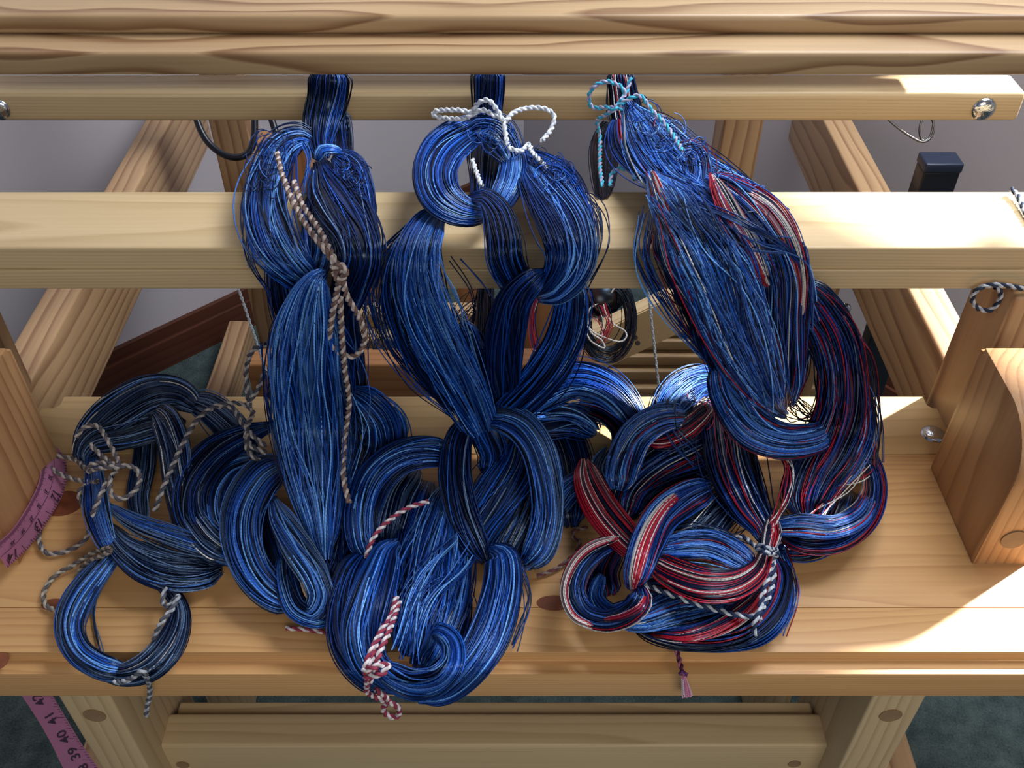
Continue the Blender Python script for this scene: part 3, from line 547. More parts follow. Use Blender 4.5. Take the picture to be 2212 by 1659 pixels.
parts(D_, [
 (TAIL, 'K', 80, 'h', .1, .12, .5, 3, [(1338, 150, 26, 0), (1345, 200, 30, 1), (1352, 250, 34, 2), (1365, 290, 30, 2)]),
 (TAIL, 'B', 26, 'h', .1, .30, .3, 8, [(1310, 262, 16, -2), (1295, 320, 26, -2), (1296, 380, 22, -2), (1300, 430, 14, -1.5)]),
 (TAIL, 'A', 24, 'h', .1, .1, .3, 3, [(1345, 240, 14, 0), (1325, 320, 14, -1), (1318, 400, 14, -1)]),
 (HANK, 'P', 150, 'h', .10, .16, .5, 14, [(1352, 218, 18, 3), (1378, 262, 44, 4), (1420, 320, 60, 5), (1470, 370, 62, 5), (1530, 410, 64, 5), (1590, 455, 66, 5), (1640, 520, 66, 5), (1672, 600, 62, 5), (1690, 690, 54, 4), (1690, 790, 50, 3), (1680, 880, 40, 3)]),
 (HANK, 'K', 80, 'h', .15, .08, .5, 5, [(1340, 250, 20, 3), (1352, 310, 34, 4), (1395, 355, 34, 4), (1450, 390, 34, 4)]),
 (LOOP, 'C', 60, 'h', .2, .3, .5, 20, [(1440, 370, 18, 6), (1490, 330, 26, 7), (1505, 370, 26, 7), (1490, 420, 22, 6)]),
 (HANK, 'C', 110, 'h', .10, .12, .5, 10, [(1520, 375, 12, 7), (1560, 400, 30, 8), (1620, 450, 48, 8), (1672, 520, 52, 8), (1700, 600, 46, 7), (1700, 690, 42, 6), (1700, 790, 40, 5), (1700, 880, 30, 4)]),
 (HANK, 'P', 190, 'h', .04, .13, .5, 16, [(1398, 368, 12, 8), (1422, 400, 32, 10), (1465, 460, 54, 10), (1512, 540, 72, 10), (1556, 620, 78, 10), (1590, 700, 74, 10), (1618, 770, 64, 10), (1645, 830, 50, 10), (1675, 880, 28, 9), (1700, 900, 12, 8)]),
 (HANK, 'R', 34, 'h', .1, .22, .4, 6, [(1536, 372, 8, 10), (1560, 415, 20, 11), (1590, 470, 24, 11), (1630, 540, 20, 10), (1660, 620, 12, 9)]),
 (HANK, 'R', 22, 'h', .1, .25, .4, 6, [(1600, 405, 6, 9.5), (1660, 450, 16, 10), (1705, 520, 16, 9.5), (1728, 610, 12, 8.5), (1725, 700, 8, 7)]),
 (HANK, 'R', 16, 'h', .05, .12, .4, 2, [(1408, 368, 5, 11.5), (1425, 410, 9, 12), (1440, 460, 9, 12), (1460, 520, 6, 11)]),
 (HANK, 'K', 120, 'h', .06, .14, .5, 14, [(1430, 480, 40, 6), (1480, 560, 56, 6), (1530, 650, 60, 6), (1580, 740, 66, 6), (1610, 820, 66, 6), (1610, 900, 60, 5)]),
 (HANK, 'K', 130, 'h', .10, .12, .5, 16, [(1700, 610, 30, 3), (1755, 660, 46, 4), (1800, 730, 52, 5), (1818, 810, 52, 6), (1815, 890, 56, 6), (1790, 960, 58, 6), (1755, 1020, 54, 5), (1735, 1080, 46, 4), (1745, 1130, 34, 3)]),
 (HANK, 'C', 60, 'h', .10, .10, .5, 5, [(1780, 760, 20, 6), (1850, 840, 22, 6), (1868, 920, 22, 6), (1840, 990, 24, 5), (1790, 1050, 24, 4), (1760, 1120, 20, 3)]),
 (LOOP, 'P', 110, 'h', .12, .06, .6, 4, [(1555, 780, 30, 7), (1572, 850, 40, 8), (1620, 920, 44, 9), (1690, 952, 38, 9), (1765, 945, 32, 8), (1810, 915, 22, 6)]),
 (HANK, 'K', 130, 'b', .10, .08, .55, 6, [(1560, 850, 46, 3), (1570, 930, 56, 4), (1585, 1010, 56, 5), (1615, 1085, 44, 6), (1648, 1140, 28, 7), (1658, 1185, 18, 8)]),
 (LOOP, 'K', 110, 'b', .25, .07, .55, 4, [(1680, 1150, 24, 4), (1750, 1165, 34, 4), (1820, 1155, 36, 4), (1872, 1110, 34, 4), (1890, 1050, 28, 3), (1870, 990, 26, 2), (1820, 960, 22, 1)]),
 (LOOP, 'P', 60, 'b', .25, .07, .55, 3, [(1660, 1140, 16, 5), (1730, 1135, 24, 6), (1800, 1140, 24, 6), (1860, 1115, 22, 5), (1892, 1060, 16, 4)]),
 (HANK, 'K', 70, 'b', .25, .12, .5, 8, [(1680, 1190, 20, .5), (1750, 1185, 24, .5), (1810, 1130, 40, .5), (1840, 1060, 46, .5)]),
 (LOOP, 'R', 90, 'b', .25, .04, .6, 2, [(1668, 1110, 16, 8), (1668, 1150, 22, 9), (1657, 1190, 17, 9), (1640, 1232, 26, 9), (1590, 1262, 34, 9), (1520, 1262, 38, 9), (1450, 1235, 34, 8), (1395, 1200, 24, 7)]),
 (LOOP, 'P', 60, 'b', .1, .2, .5, 10, [(1400, 1190, 12, 7), (1460, 1180, 24, 8), (1530, 1178, 28, 8), (1590, 1205, 24, 8), (1630, 1235, 14, 8)]),
 (LOOP, 'A', 110, 'b', .2, .10, .6, 8, [(1545, 815, 30, 3), (1495, 830, 38, 5), (1450, 870, 38, 5), (1430, 920, 30, 4)]),
 (HANK, 'R', 30, 'b', .2, .3, .5, 12, [(1540, 870, 20, 6), (1490, 910, 24, 6), (1440, 940, 22, 6), (1390, 950, 14, 6)]),
 (LOOP, 'P', 100, 'b', .3, .05, .6, 2, [(1490, 900, 22, 6), (1430, 905, 32, 7), (1375, 940, 36, 7), (1345, 1000, 36, 6), (1335, 1060, 30, 5)]),
 (LOOP, 'H', 70, 'b', .2, .06, .5, 3, [(1320, 970, 26, 2), (1300, 1020, 30, 2), (1350, 1070, 34, 2), (1390, 1030, 26, 2), (1370, 980, 20, 1)]),
 (LOOP, 'R', 100, 'b', .08, .04, .55, 2, [(1262, 990, 16, 4), (1272, 1040, 32, 5), (1302, 1100, 38, 5), (1345, 1155, 36, 5), (1390, 1200, 30, 5)]),
 (HANK, 'K', 130, 'b', .1, .07, .5, 6, [(1580, 930, 40, 2), (1510, 970, 46, 3), (1430, 1010, 44, 3), (1370, 1060, 40, 3), (1350, 1120, 34, 2)]),
 (HANK, 'K', 120, 'b', .1, .10, .5, 6, [(1580, 1000, 60, 1), (1510, 1060, 66, 1), (1470, 1130, 66, 1), (1500, 1190, 60, 1)]),
 (HANK, 'G', 60, 'b', .1, .25, .5, 16, [(1620, 1060, 30, 3), (1560, 1100, 40, 4), (1500, 1150, 44, 4), (1450, 1170, 30, 3)]),
 (LOOP, 'C', 130, 'b', .35, .05, .65, 3, [(1545, 1050, 26, 5), (1485, 1075, 36, 7), (1430, 1115, 38, 9), (1400, 1170, 38, 10), (1380, 1230, 32, 10), (1362, 1275, 20, 9)]),
 (LOOP, 'C', 100, 'b', .15, .04, .65, 2, [(1345, 1165, 14, 5), (1290, 1188, 24, 5), (1250, 1230, 28, 5), (1238, 1280, 28, 5), (1262, 1325, 26, 5), (1315, 1340, 24, 6), (1365, 1318, 26, 8), (1385, 1285, 24, 10), (1378, 1262, 12, 10)]),
 (LOOP, 'R', 30, 'b', .1, .04, .5, 1, [(1478, 1062, 8, 8), (1440, 1090, 12, 11), (1408, 1135, 16, 12.5), (1385, 1190, 17, 13.5), (1370, 1250, 13, 12), (1366, 1280, 6, 10)]),
 (LOOP, 'R', 22, 'b', .1, .03, .6, 1, [(1340, 1160, 8, 7), (1278, 1180, 11, 7), (1236, 1222, 10, 6.5), (1218, 1280, 9, 6.5), (1238, 1332, 9, 6.5), (1290, 1358, 8, 6.5)]),
 (LOOP, 'R', 18, 'b', .1, .03, .5, 1, [(1305, 1340, 5, 9), (1345, 1334, 9, 11), (1384, 1314, 10, 13), (1396, 1288, 6, 13)]),
 (LOOP, 'H', 60, 'b', .2, .06, .6, 2, [(1300, 1240, 14, 3), (1285, 1290, 20, 3), (1320, 1325, 22, 4), (1370, 1310, 22, 7)]),
 (HANK, 'K', 70, 'b', .1, .12, .5, 4, [(1330, 1180, 26, .3), (1300, 1235, 36, .5), (1310, 1290, 36, .5)]),
 (LOOP, 'P', 120, 'b', .10, .04, .55, 3, [(1335, 1345, 14, 4), (1390, 1338, 28, 5), (1455, 1315, 38, 5), (1525, 1300, 38, 4), (1590, 1295, 30, 4)]),
 (LOOP, 'K', 120, 'b', .15, .06, .55, 3, [(1360, 1340, 22, 2), (1430, 1358, 36, 3), (1515, 1368, 40, 3), (1600, 1355, 40, 4), (1660, 1310, 36, 4), (1685, 1245, 26, 4), (1672, 1200, 16, 4)]),
 (LOOP, 'R', 50, 'b', .1, .12, .5, 4, [(1400, 1365, 12, 4), (1480, 1370, 20, 6), (1560, 1345, 24, 6), (1620, 1300, 24, 6), (1655, 1250, 20, 6)]),
 (LOOP, 'A', 60, 'b', .15, .12, .5, 10, [(1430, 1375, 14, 1), (1530, 1392, 18, 1.5), (1630, 1375, 22, 2), (1685, 1320, 22, 3), (1696, 1240, 16, 3), (1680, 1180, 12, 3)]),
 (HANK, 'K', 110, 'b', .1, .08, .5, 5, [(1380, 1270, 40, .5), (1460, 1290, 56, 1), (1550, 1310, 60, 1.5), (1620, 1290, 50, 1.5)]),
])
# loose single threads, a part of each chain
for root, items in ((A, [([(560, 400, 4), (535, 470, 3), (540, 560, 3), (590, 640, 3)], 'D', 5, 'h', 16), ([(650, 300, 4), (670, 340, 4), (660, 420, 4)], 'L', 6, 'h', 14),
        ([(800, 440, 5), (822, 520, 5), (800, 620, 4)], 'D', 6, 'h', 16), ([(590, 740, 5), (600, 900, 5), (640, 1080, 4)], 'A', 12, 'h', 40),
        ([(480, 1010, 2), (470, 1060, 2), (500, 1120, 2)], 'G', 8, 'b', 26), ([(700, 1180, 2), (780, 1140, 2), (860, 1060, 2)], 'G', 12, 'b', 40), ([(215, 1240, 1), (205, 1330, .5), (222, 1430, .5)], 'H', 4, 'b', 12)]),
    (B, [([(925, 460, 4), (830, 560, 2), (815, 680, 2), (900, 820, 3), (1000, 900, 4)], 'A', 14, 'h', 34), ([(1130, 420, 4), (1270, 430, 4), (1300, 520, 4), (1260, 620, 3)], 'D', 10, 'h', 22),
        ([(980, 560, 4), (1040, 640, 2), (1030, 720, 2), (990, 800, 2)], 'H', 4, 'h', 24), ([(1130, 940, 3), (1230, 890, 3), (1300, 910, 2)], 'A', 16, 'b', 40),
        ([(1120, 1220, 4), (1140, 1300, 3), (1100, 1400, 2)], 'A', 6, 'b', 16), ([(862, 1400, 7), (890, 1300, 8.5), (940, 1215, 8.5), (985, 1165, 7)], 'V', 12, 'b', 34), ([(880, 1420, 7), (925, 1300, 8.5), (985, 1240, 7.5), (1010, 1210, 6)], 'V', 12, 'b', 34)]),
    (D_, [([(1400, 460, 6), (1390, 560, 5), (1450, 680, 5), (1540, 780, 6)], 'C', 14, 'h', 26), ([(1410, 500, 4), (1395, 560, 3), (1440, 640, 3), (1530, 690, 3)], 'R', 4, 'h', 14),
        ([(1440, 420, 13), (1530, 560, 13), (1570, 700, 13), (1640, 860, 12)], 'P', 40, 'h', 70), ([(1480, 420, 10), (1600, 520, 11), (1720, 560, 9), (1735, 700, 7)], 'P', 16, 'h', 40),
        ([(1500, 440, 12), (1600, 480, 12), (1700, 540, 10), (1738, 620, 8), (1715, 740, 6)], 'C', 10, 'h', 14),
        ([(1750, 650, 6), (1850, 760, 6), (1880, 900, 5), (1880, 1000, 4)], 'K', 14, 'h', 30), ([(1700, 860, 4), (1740, 900, 4), (1800, 890, 4)], 'K', 14, 'h', 50),
        ([(1660, 960, 9), (1700, 1010, 9), (1690, 1080, 9), (1660, 1140, 9)], 'R', 8, 'b', 26), ([(1850, 1000, 4), (1800, 1050, 5), (1740, 1120, 4)], 'R', 12, 'b', 44),
        ([(1690, 1180, 2), (1720, 1280, 1), (1690, 1370, 1)], 'P', 5, 'b', 12), ([(1700, 1210, 1), (1705, 1280, 1), (1690, 1330, 1)], 'B', 8, 'b', 14),
        ([(1440, 870, 8), (1450, 930, 8), (1510, 1000, 6)], 'H', 8, 'b', 26), ([(1480, 1000, 4), (1560, 1060, 5), (1620, 1100, 5)], 'G', 14, 'b', 40),
        ([(1400, 1150, 5), (1500, 1140, 6), (1600, 1170, 6)], 'H', 12, 'b', 34)])):
    st = Strands()
    for pts, pal, n, mode, sp in items: loose(st, pts, pal, n, mode, sp)
    o = st.build('stray_threads', root, M_thread); o['kind'] = 'stuff'
# frizzed thread ends at the folds
def frizz(root, spots):
    st = Strands()
    for px, py, r_, lift, pal, n, mode in spots:
        M_ = 14; s = np.linspace(0, 1, M_)[None]
        a0 = np.random.rand(n, 1)*6.28; sweep = np.random.uniform(.9, 2.4, (n, 1))*np.random.choice([-1, 1], (n, 1)); rr = r_*np.random.uniform(.25, .8, (n, 1))
        x = px+np.random.randn(n, 1)*r_*.45+np.cos(a0+sweep*s)*rr; y = py+np.random.randn(n, 1)*r_*.45+np.sin(a0+sweep*s)*rr*1.2
        st.tubes(to3d(x, y, lift/100+np.random.uniform(-.006, .008, (n, 1))+0*s, mode), .0005, picks(pal, n))
    o = st.build('frizzed_ends', root, M_thread); o['kind'] = 'stuff'
frizz(A, [(590, 330, 42, 6.5, 'A', 32, 'h'), (565, 385, 34, 7, 'D', 21, 'h'), (770, 375, 28, 7, 'A', 25, 'h'), (745, 355, 22, 7, 'A', 14, 'h')])
frizz(B, [(1060, 285, 34, 10, 'A', 35, 'h'), (1200, 375, 36, 8.5, 'A', 42, 'h'), (1160, 345, 22, 8, 'D', 18, 'h'), (1235, 395, 20, 7, 'D', 14, 'h'), (1320, 890, 26, 2, 'L', 7, 'b')])
frizz(D_, [(1395, 260, 34, 8.5, 'A', 35, 'h'), (1440, 300, 36, 9, 'P', 35, 'h'), (1500, 320, 26, 9, 'A', 25, 'h'), (1560, 390, 26, 9.5, 'C', 14, 'h'), (1620, 460, 40, 10, 'C', 16, 'h'), (1510, 885, 34, 7, 'R', 25, 'b'), (1680, 480, 34, 9, 'P', 15, 'h')])
# ------------------------------------------------------------------ cords
GB = [(.30, .27, .25), (.05, .045, .06)]; BR = [(.50, .42, .37), (.15, .085, .065)]; RW = [(.62, .56, .58), (.25, .02, .05)]; NW = [(.012, .02, .07), (.5, .55, .62)]
cord('tie_cord', [[(1030, 246, 9), (990, 238, 9), (942, 240, 8), (937, 250, 8), (970, 256, 8), (1010, 254, 9), (1032, 224, 10), (1055, 217, 10.5), (1075, 240, 10.5), (1086, 262, 10.5), (1076, 250, 10)],
   [(1010, 254, 9.5), (1040, 238, 10), (1070, 250, 10.5), (1096, 262, 10)], [(1094, 262, 10), (1110, 243, 9), (1145, 233, 8), (1180, 236, 8), (1197, 252, 8), (1190, 280, 8), (1170, 305, 8)],
   [(1088, 262, 10.5), (1092, 290, 10), (1100, 318, 9), (1125, 326, 8), (1142, 312, 8), (1150, 330, 8), (1182, 362, 8)], [(1020, 345, 7), (1030, 375, 7), (1040, 400, 7)]],
   'fuzzy white cord tied in a bow around the centre chain', [(.72, .76, .80), (.50, .54, .60)], r=.0021)
cord('tie_cord', [[(1362, 168, 6), (1352, 200, 7), (1330, 232, 9), (1312, 246, 8), (1290, 262, 6), (1296, 300, 3), (1296, 360, 2), (1302, 402, 1.5)],
   [(1345, 235, 9), (1310, 232, 8), (1280, 232, 7), (1272, 212, 7), (1282, 188, 7), (1310, 176, 7), (1340, 186, 8), (1352, 205, 8.5)],
   [(1336, 228, 9.5), (1362, 212, 9.5), (1384, 208, 9.5), (1408, 238, 10), (1432, 262, 10.5), (1456, 295, 10.5), (1474, 326, 10.5)],
   [(1318, 402, 1), (1322, 375, 2), (1340, 364, 3), (1362, 370, 4), (1372, 388, 5)]],
   'turquoise and pink fuzzy cord tied in a bow at the top of the right chain', [(.05, .42, .62), (.40, .38, .55)], r=.0019)
cord('tie_cord', [[(598, 330, 9), (608, 372, 9.5), (630, 430, 9.5), (664, 490, 9.5), (706, 545, 9.5), (735, 588, 9.5)], [(634, 392, 9), (652, 440, 9), (690, 498, 9), (722, 560, 9.5), (738, 588, 9.5)],
   [(718, 580, 10), (735, 572, 10.5), (748, 590, 10.5), (730, 604, 10.5), (722, 588, 10)],
   [(735, 596, 10), (728, 630, 9.5), (718, 680, 9.5), (712, 735, 9), (722, 752, 9)], [(738, 592, 10), (750, 640, 9.5), (778, 690, 9), (788, 735, 8.5), (768, 768, 8.5), (735, 764, 8.5), (716, 745, 8.5)],
   [(735, 640, 9.5), (738, 720, 9.2), (745, 800, 9), (754, 870, 9), (744, 950, 8.8), (742, 1030, 8), (754, 1085, 7)]],
   'brown and cream braided cord knotted round the left chain, its long tail hanging down', BR, r=.0023)
cord('cord_end', [[(568, 552, 2), (545, 558, 2), (532, 566, 2)], [(560, 556, 2), (545, 566, 2), (534, 576, 2)]], 'frayed beige cord end poking out left of the left chain on the beam', [(.45, .38, .28), (.30, .24, .18)], r=.0014)
cord('tie_cord', [('h', [(575, 745, 3), (545, 758, 3), (532, 800, 3), (535, 850, 4), (540, 880, 5)]), ('h', [(572, 800, 3), (560, 835, 4), (538, 868, 5)]),
   ('b', [(334, 1103, 6), (350, 1060, 8), (392, 965, 9), (428, 905, 9.5), (470, 876, 9), (520, 872, 8), (546, 890, 7.5), (535, 920, 7.5), (540, 960, 7), (574, 978, 6)]),
   ('b', [(460, 878, 8.5), (500, 880, 8), (520, 910, 7.5), (545, 940, 7.5), (575, 965, 6)]), ('b', [(530, 930, 7.5), (536, 975, 6), (560, 995, 5)])],
   'dark grey and white braided cord running slantwise over the pile left of the left hank', GB, r=.0022)
cord('tie_cord', [('b', [(165, 945, 8), (180, 925, 9), (210, 920, 9.5), (232, 950, 9), (250, 985, 8), (262, 1010, 8)]), ('b', [(195, 960, 8.5), (220, 985, 8), (250, 1010, 8), (240, 1030, 8)]),
   ('b', [(255, 1012, 8.5), (220, 1000, 8.5), (195, 1005, 8), (190, 1018, 7), (215, 1012, 8.5), (250, 1008, 9), (285, 1008, 8), (302, 1030, 7), (292, 1060, 7), (262, 1078, 7), (240, 1065, 8), (238, 1030, 8.5)]),
   ('b', [(185, 1012, 5), (160, 992, 3.5), (118, 985, 3), (104, 998, 3), (120, 1018, 3.5), (150, 1032, 3.5), (195, 1042, 4.5), (212, 1040, 6)]),
   ('b', [(196, 1042, 4.5), (172, 1062, 4), (178, 1090, 3), (196, 1112, 3), (196, 1138, 2), (180, 1170, .8), (140, 1192, .5), (100, 1194, .5), (84, 1165, .5), (88, 1130, .6)]),
   ('b', [(230, 1040, 8), (215, 1075, 8), (198, 1115, 6)])],
   'grey and tan braided cord tied in a bow on the pile beside the pink tape', [(.34, .30, .27), (.09, .075, .085)], r=.0021)
cord('tie_cord', [('b', [(240, 1182, 6), (205, 1192, 3), (160, 1220, 1), (118, 1245, .6), (95, 1280, .5), (100, 1308, .5), (125, 1318, .5), (140, 1300, .5), (165, 1262, .6), (178, 1225, 1.2), (240, 1190, 6)])],
   'looped end of grey and tan cord lying on bare bench above the round yarn ring', [(.36, .31, .24), (.11, .09, .08)], r=.0021)
cord('tie_cord', [('b', [(356, 1270, 4), (352, 1300, 3.5), (362, 1310, 4), (384, 1288, 4.5), (372, 1315, 4.5), (348, 1345, 4.2), (332, 1380, 2)]), ('b', [(316, 1448, 5), (302, 1452, 5), (285, 1465, 4.5), (262, 1474, 4.5), (248, 1472, 4)]), ('b', [(312, 1455, 4), (322, 1475, 1.5), (324, 1500, .8), (318, 1525, .7), (316, 1545, .7)])],
   'grey braided cord woven through the round yarn ring, its tail hanging off the bench front', [(.36, .38, .42), (.08, .08, .10)], r=.0020)
cord('tie_cord', [('b', [(925, 1083, 8), (880, 1098, 8), (840, 1125, 8), (808, 1160, 8), (790, 1205, 7)])], 'short slanting red and white cord above the lowest light blue loop of the centre chain', RW, r=.0020)
cord('tie_cord', [('b', [(856, 1290, 10), (845, 1330, 11), (815, 1385, 12), (800, 1440, 12), (802, 1470, 11)]), ('b', [(862, 1300, 10), (842, 1360, 12), (820, 1410, 12.3), (812, 1450, 12)]), ('b', [(830, 1350, 11.5), (805, 1400, 12.3), (790, 1440, 12), (794, 1480, 11)]),
   ('b', [(785, 1450, 12), (810, 1440, 12.6), (838, 1436, 12), (825, 1455, 12.4), (790, 1462, 12)]), ('b', [(800, 1460, 11.5), (792, 1490, 10), (808, 1505, 9), (835, 1515, 8.5), (862, 1530, 8), (858, 1548, 8), (838, 1546, 8), (828, 1530, 8), (838, 1512, 8.5), (812, 1490, 9.5)])],
   'red and white braided cord knotted around the lowest loop of the centre chain', RW, r=.0020)
cord('cord_end', [('b', [(618, 1357, .4), (660, 1360, .4), (705, 1366, .4), (730, 1372, .4)])], 'red and white cord end lying on bare bench left of the centre chain', RW, r=.0018)
cord('cord_end', [('b', [(1160, 1244, .4), (1195, 1232, .4), (1225, 1212, .5), (1248, 1188, .6), (1252, 1170, .6), (1238, 1160, .5), (1242, 1145, .6), (1270, 1140, .8)])],
   'dark red and tan cord end lying on bare bench between centre and right chains', [(.18, .05, .05), (.30, .22, .20)], r=.0017)
cord('tie_cord', [('b', [(1385, 1258, 5), (1425, 1275, 6.5), (1480, 1296, 6.5), (1540, 1315, 7), (1600, 1330, 7.5), (1640, 1332, 8)]), ('b', [(1668, 1200, 9), (1672, 1240, 8.5), (1660, 1290, 8.5), (1636, 1330, 8.5), (1628, 1362, 7), (1640, 1372, 6)]),
   ('b', [(1672, 1200, 9), (1660, 1245, 9.5), (1646, 1290, 9), (1640, 1340, 8)]), ('b', [(1636, 1186, 9), (1654, 1194, 11.8), (1676, 1200, 9.5), (1668, 1208, 8)]), ('b', [(1638, 1178, 9), (1656, 1184, 11.8), (1678, 1190, 9.5)]),
   ('b', [(1576, 1190, 7), (1582, 1168, 7), (1604, 1160, 7), (1625, 1175, 8), (1640, 1188, 9)])],
   'navy and white braided cord tying the red and white band of the right chain', NW, r=.0020)
tas = empty('tassel_cord', tuple(atY(1470, 1430, .43)), 'pink and maroon cord with a tassel hanging over the bench front edge', 'cord')
cord('twisted_cord', [('b', [(1458, 1395, 1.2), (1466, 1420, .8), (1472, 1445, .9), (1476, 1462, .9)])], None, [(.40, .12, .20), (.12, .02, .05)], r=.0019, parent=tas)
cord('binding_knot', [('b', [(1468, 1456, 1), (1474, 1452, 1.6), (1483, 1455, 1.2), (1480, 1461, 1)])], None, [(.14, .03, .16), (.10, .02, .12)], r=.0012, parent=tas)
st = Strands()
n = 40; s = np.linspace(0, 1, 12)[None]; dx = np.random.uniform(-1, 1, (n, 1))
st.tubes(to3d(1477+8*s+dx*(4+8*s)+np.random.randn(n, 1), 1460+44*s+np.random.randn(n, 1)*2*s, .011+np.random.uniform(-.002, .003, (n, 1))+0*s, 'b'), .0006, np.where(np.random.rand(n, 1) < .6, np.array([[.72, .25, .42]]), np.array([[.7, .55, .62]])))
o = st.build('tassel', tas, M_cord); o['label'] = 'pale pink frayed tassel'; o['kind'] = 'stuff'
cord('beam_cord', [[(2184, 408, .6), (2196, 420, .6), (2206, 440, .6), (2216, 462, .6), (2235, 490, .6)]],
   'black and white cord end lying on the breast beam at its right end', [(.012, .016, .035), (.42, .45, .50)], r=.0021)
cord('beam_cord', [('h', [(2230, 628, .5), (2180, 618, .5), (2140, 616, .5), (2112, 625, .5), (2100, 645, .5), (2110, 664, .5), (2135, 671, .5), (2155, 655, .5), (2162, 632, .5), (2150, 620, .5)])],
   'black and white braided cord loop hanging below the breast beam at far right', [(.012, .016, .035), (.42, .45, .50)], r=.0021)
# ------------------------------------------------------------------ background threads and hardware
st = Strands(); n = 46; s = np.linspace(0, 1, 46)[None]
a0 = np.random.rand(n, 1)*6.28; R_ = np.random.uniform(.70, 1.05, (n, 1))
st.tubes(to3d(1312+np.random.randn(n, 1)*5+56*R_*np.cos(a0+6.4*s), 690+np.random.randn(n, 1)*6+88*R_*np.sin(a0+6.4*s), np.random.uniform(-.02, .02, (n, 1))+0*s, 1.22), .0006, picks('B', n))
bundle(st, [(1285, 580, 26, 0), (1300, 640, 46, 0), (1312, 680, 24, 0)], 'B', 60, 1.22, .2, .2)
tg = st.build('tangle', None, M_thread, tuple(at(1312, 690, 1.22))); tag(tg, 'dark tangled coil of threads hanging below the breast beam behind the chains', 'yarn'); tg['kind'] = 'thing'
st = Strands(); X = []
for pts in ([(1300, 600, 0), (1304, 660, 0), (1320, 695, 0), (1350, 715, 0), (1352, 730, 0), (1335, 738, 0), (1290, 722, 0), (1266, 705, 0), (1275, 735, 0), (1305, 752, 0), (1300, 735, 0), (1275, 715, 0), (1272, 670, 0), (1310, 645, 0), (1335, 610, 0)],):
    P = catmull([(p[0], p[1], 5, p[2]) for p in pts], 5); st.tubes(to3d(P[:, 0], P[:, 1], .02+0*P[:, 0], 1.22)[None], .0011, np.array([COL['white']]), sides=5)
o = st.build('white_thread', tg, M_cord); o['label'] = 'curling white thread'
st = Strands(); loose(st, [(1290, 640, 2), (1310, 700, 2), (1300, 740, 2)], 'R', 12, 1.22, 34); o = st.build('red_threads', tg, M_thread); o['kind'] = 'stuff'
st = Strands(); n = 18; a0 = np.random.rand(n, 1)*6.28
st.tubes(to3d(1180+np.random.randn(n, 1)*4+32*np.cos(a0+6.3*s), 700+74*np.sin(a0+6.3*s)+np.random.randn(n, 1)*6, np.random.uniform(-.02, .02, (n, 1))+0*s, 1.25), .0006, picks('R', n))
tg2 = st.build('tangle', None, M_thread, tuple(at(1180, 700, 1.25))); tag(tg2, 'small red and purple coil of threads seen between the centre chain strands', 'yarn')
st = Strands(); loose(st, [(780, 640, 0), (820, 720, 0), (800, 800, 0)], 'B', 30, 1.3, 60); loose(st, [(1060, 640, 0), (1000, 720, 0), (1040, 800, 0)], 'B', 30, 1.3, 50); bundle(st, [(1055, 590, 18, 0), (1050, 680, 20, 0), (1045, 800, 18, 0)], 'B', 40, 1.25, .2, .2)
tg3 = st.build('tangle', None, M_thread, tuple(at(900, 720, 1.3))); tag(tg3, 'mass of dark loose heddle threads under the loom behind the centre chain', 'yarn'); tg3['kind'] = 'stuff'
def tube(name, pts3, r_, mat, parent=None, label=None, cat=None, cyc=False):
    cu = bpy.data.curves.new(name, 'CURVE'); cu.dimensions = '3D'; cu.bevel_depth = r_; cu.bevel_resolution = 3
    sp = cu.splines.new('NURBS'); sp.points.add(len(pts3)-1); sp.order_u = 4; sp.use_endpoint_u = True
    o0 = Vector(pts3[0]); 
    for i, p in enumerate(pts3): sp.points[i].co = (*(Vector(p)-o0), 1)
    o = bpy.data.objects.new(name, cu); C.objects.link(o); cu.materials.append(mat)
    o.location = o0
    me = bpy.data.meshes.new_from_object(o); me.name = name; bpy.data.objects.remove(o)
    o = bpy.data.objects.new(name, me); C.objects.link(o); o.location = o0
    return tag(o, label, cat)
tube('power_cable', [at(x, y, 1.17) for x, y in ((420, 240), (432, 288), (462, 325), (500, 343), (535, 338), (552, 305), (548, 250), (560, 215), (580, 240), (592, 270), (602, 310), (620, 360))], .0042, M_black, None, 'black cable drooping below the cross beam at the left', 'cable')
tube('wire_loop', [at(x, y, 1.12) for x, y in ((1900, 240), (1922, 262), (1950, 285), (1980, 303), (1995, 309), (2012, 300), (2020, 275), (2012, 252), (1995, 250), (1984, 275), (1988, 303), (2002, 308), (2016, 285), (2018, 245))], .0013, M_wire, None, 'dark steel wire coil hanging under the cross beam at the right', 'wire')
c0 = at(2036, 340, 1.28)
bk = board('black_post', (c0.x-.0255, c0.x+.0225), (c0.y-.016, c0.y+.014), (0, c0.z-.014), M_black, None, 'z', bev=.002); tag(bk, 'black square metal post with a plastic cap, behind the breast beam at right', 'post')
board('cap', (c0.x-.0265, c0.x+.0235), (c0.y-.018, c0.y+.016), (c0.z-.014, c0.z), M_blackcap, bk, bev=.003)
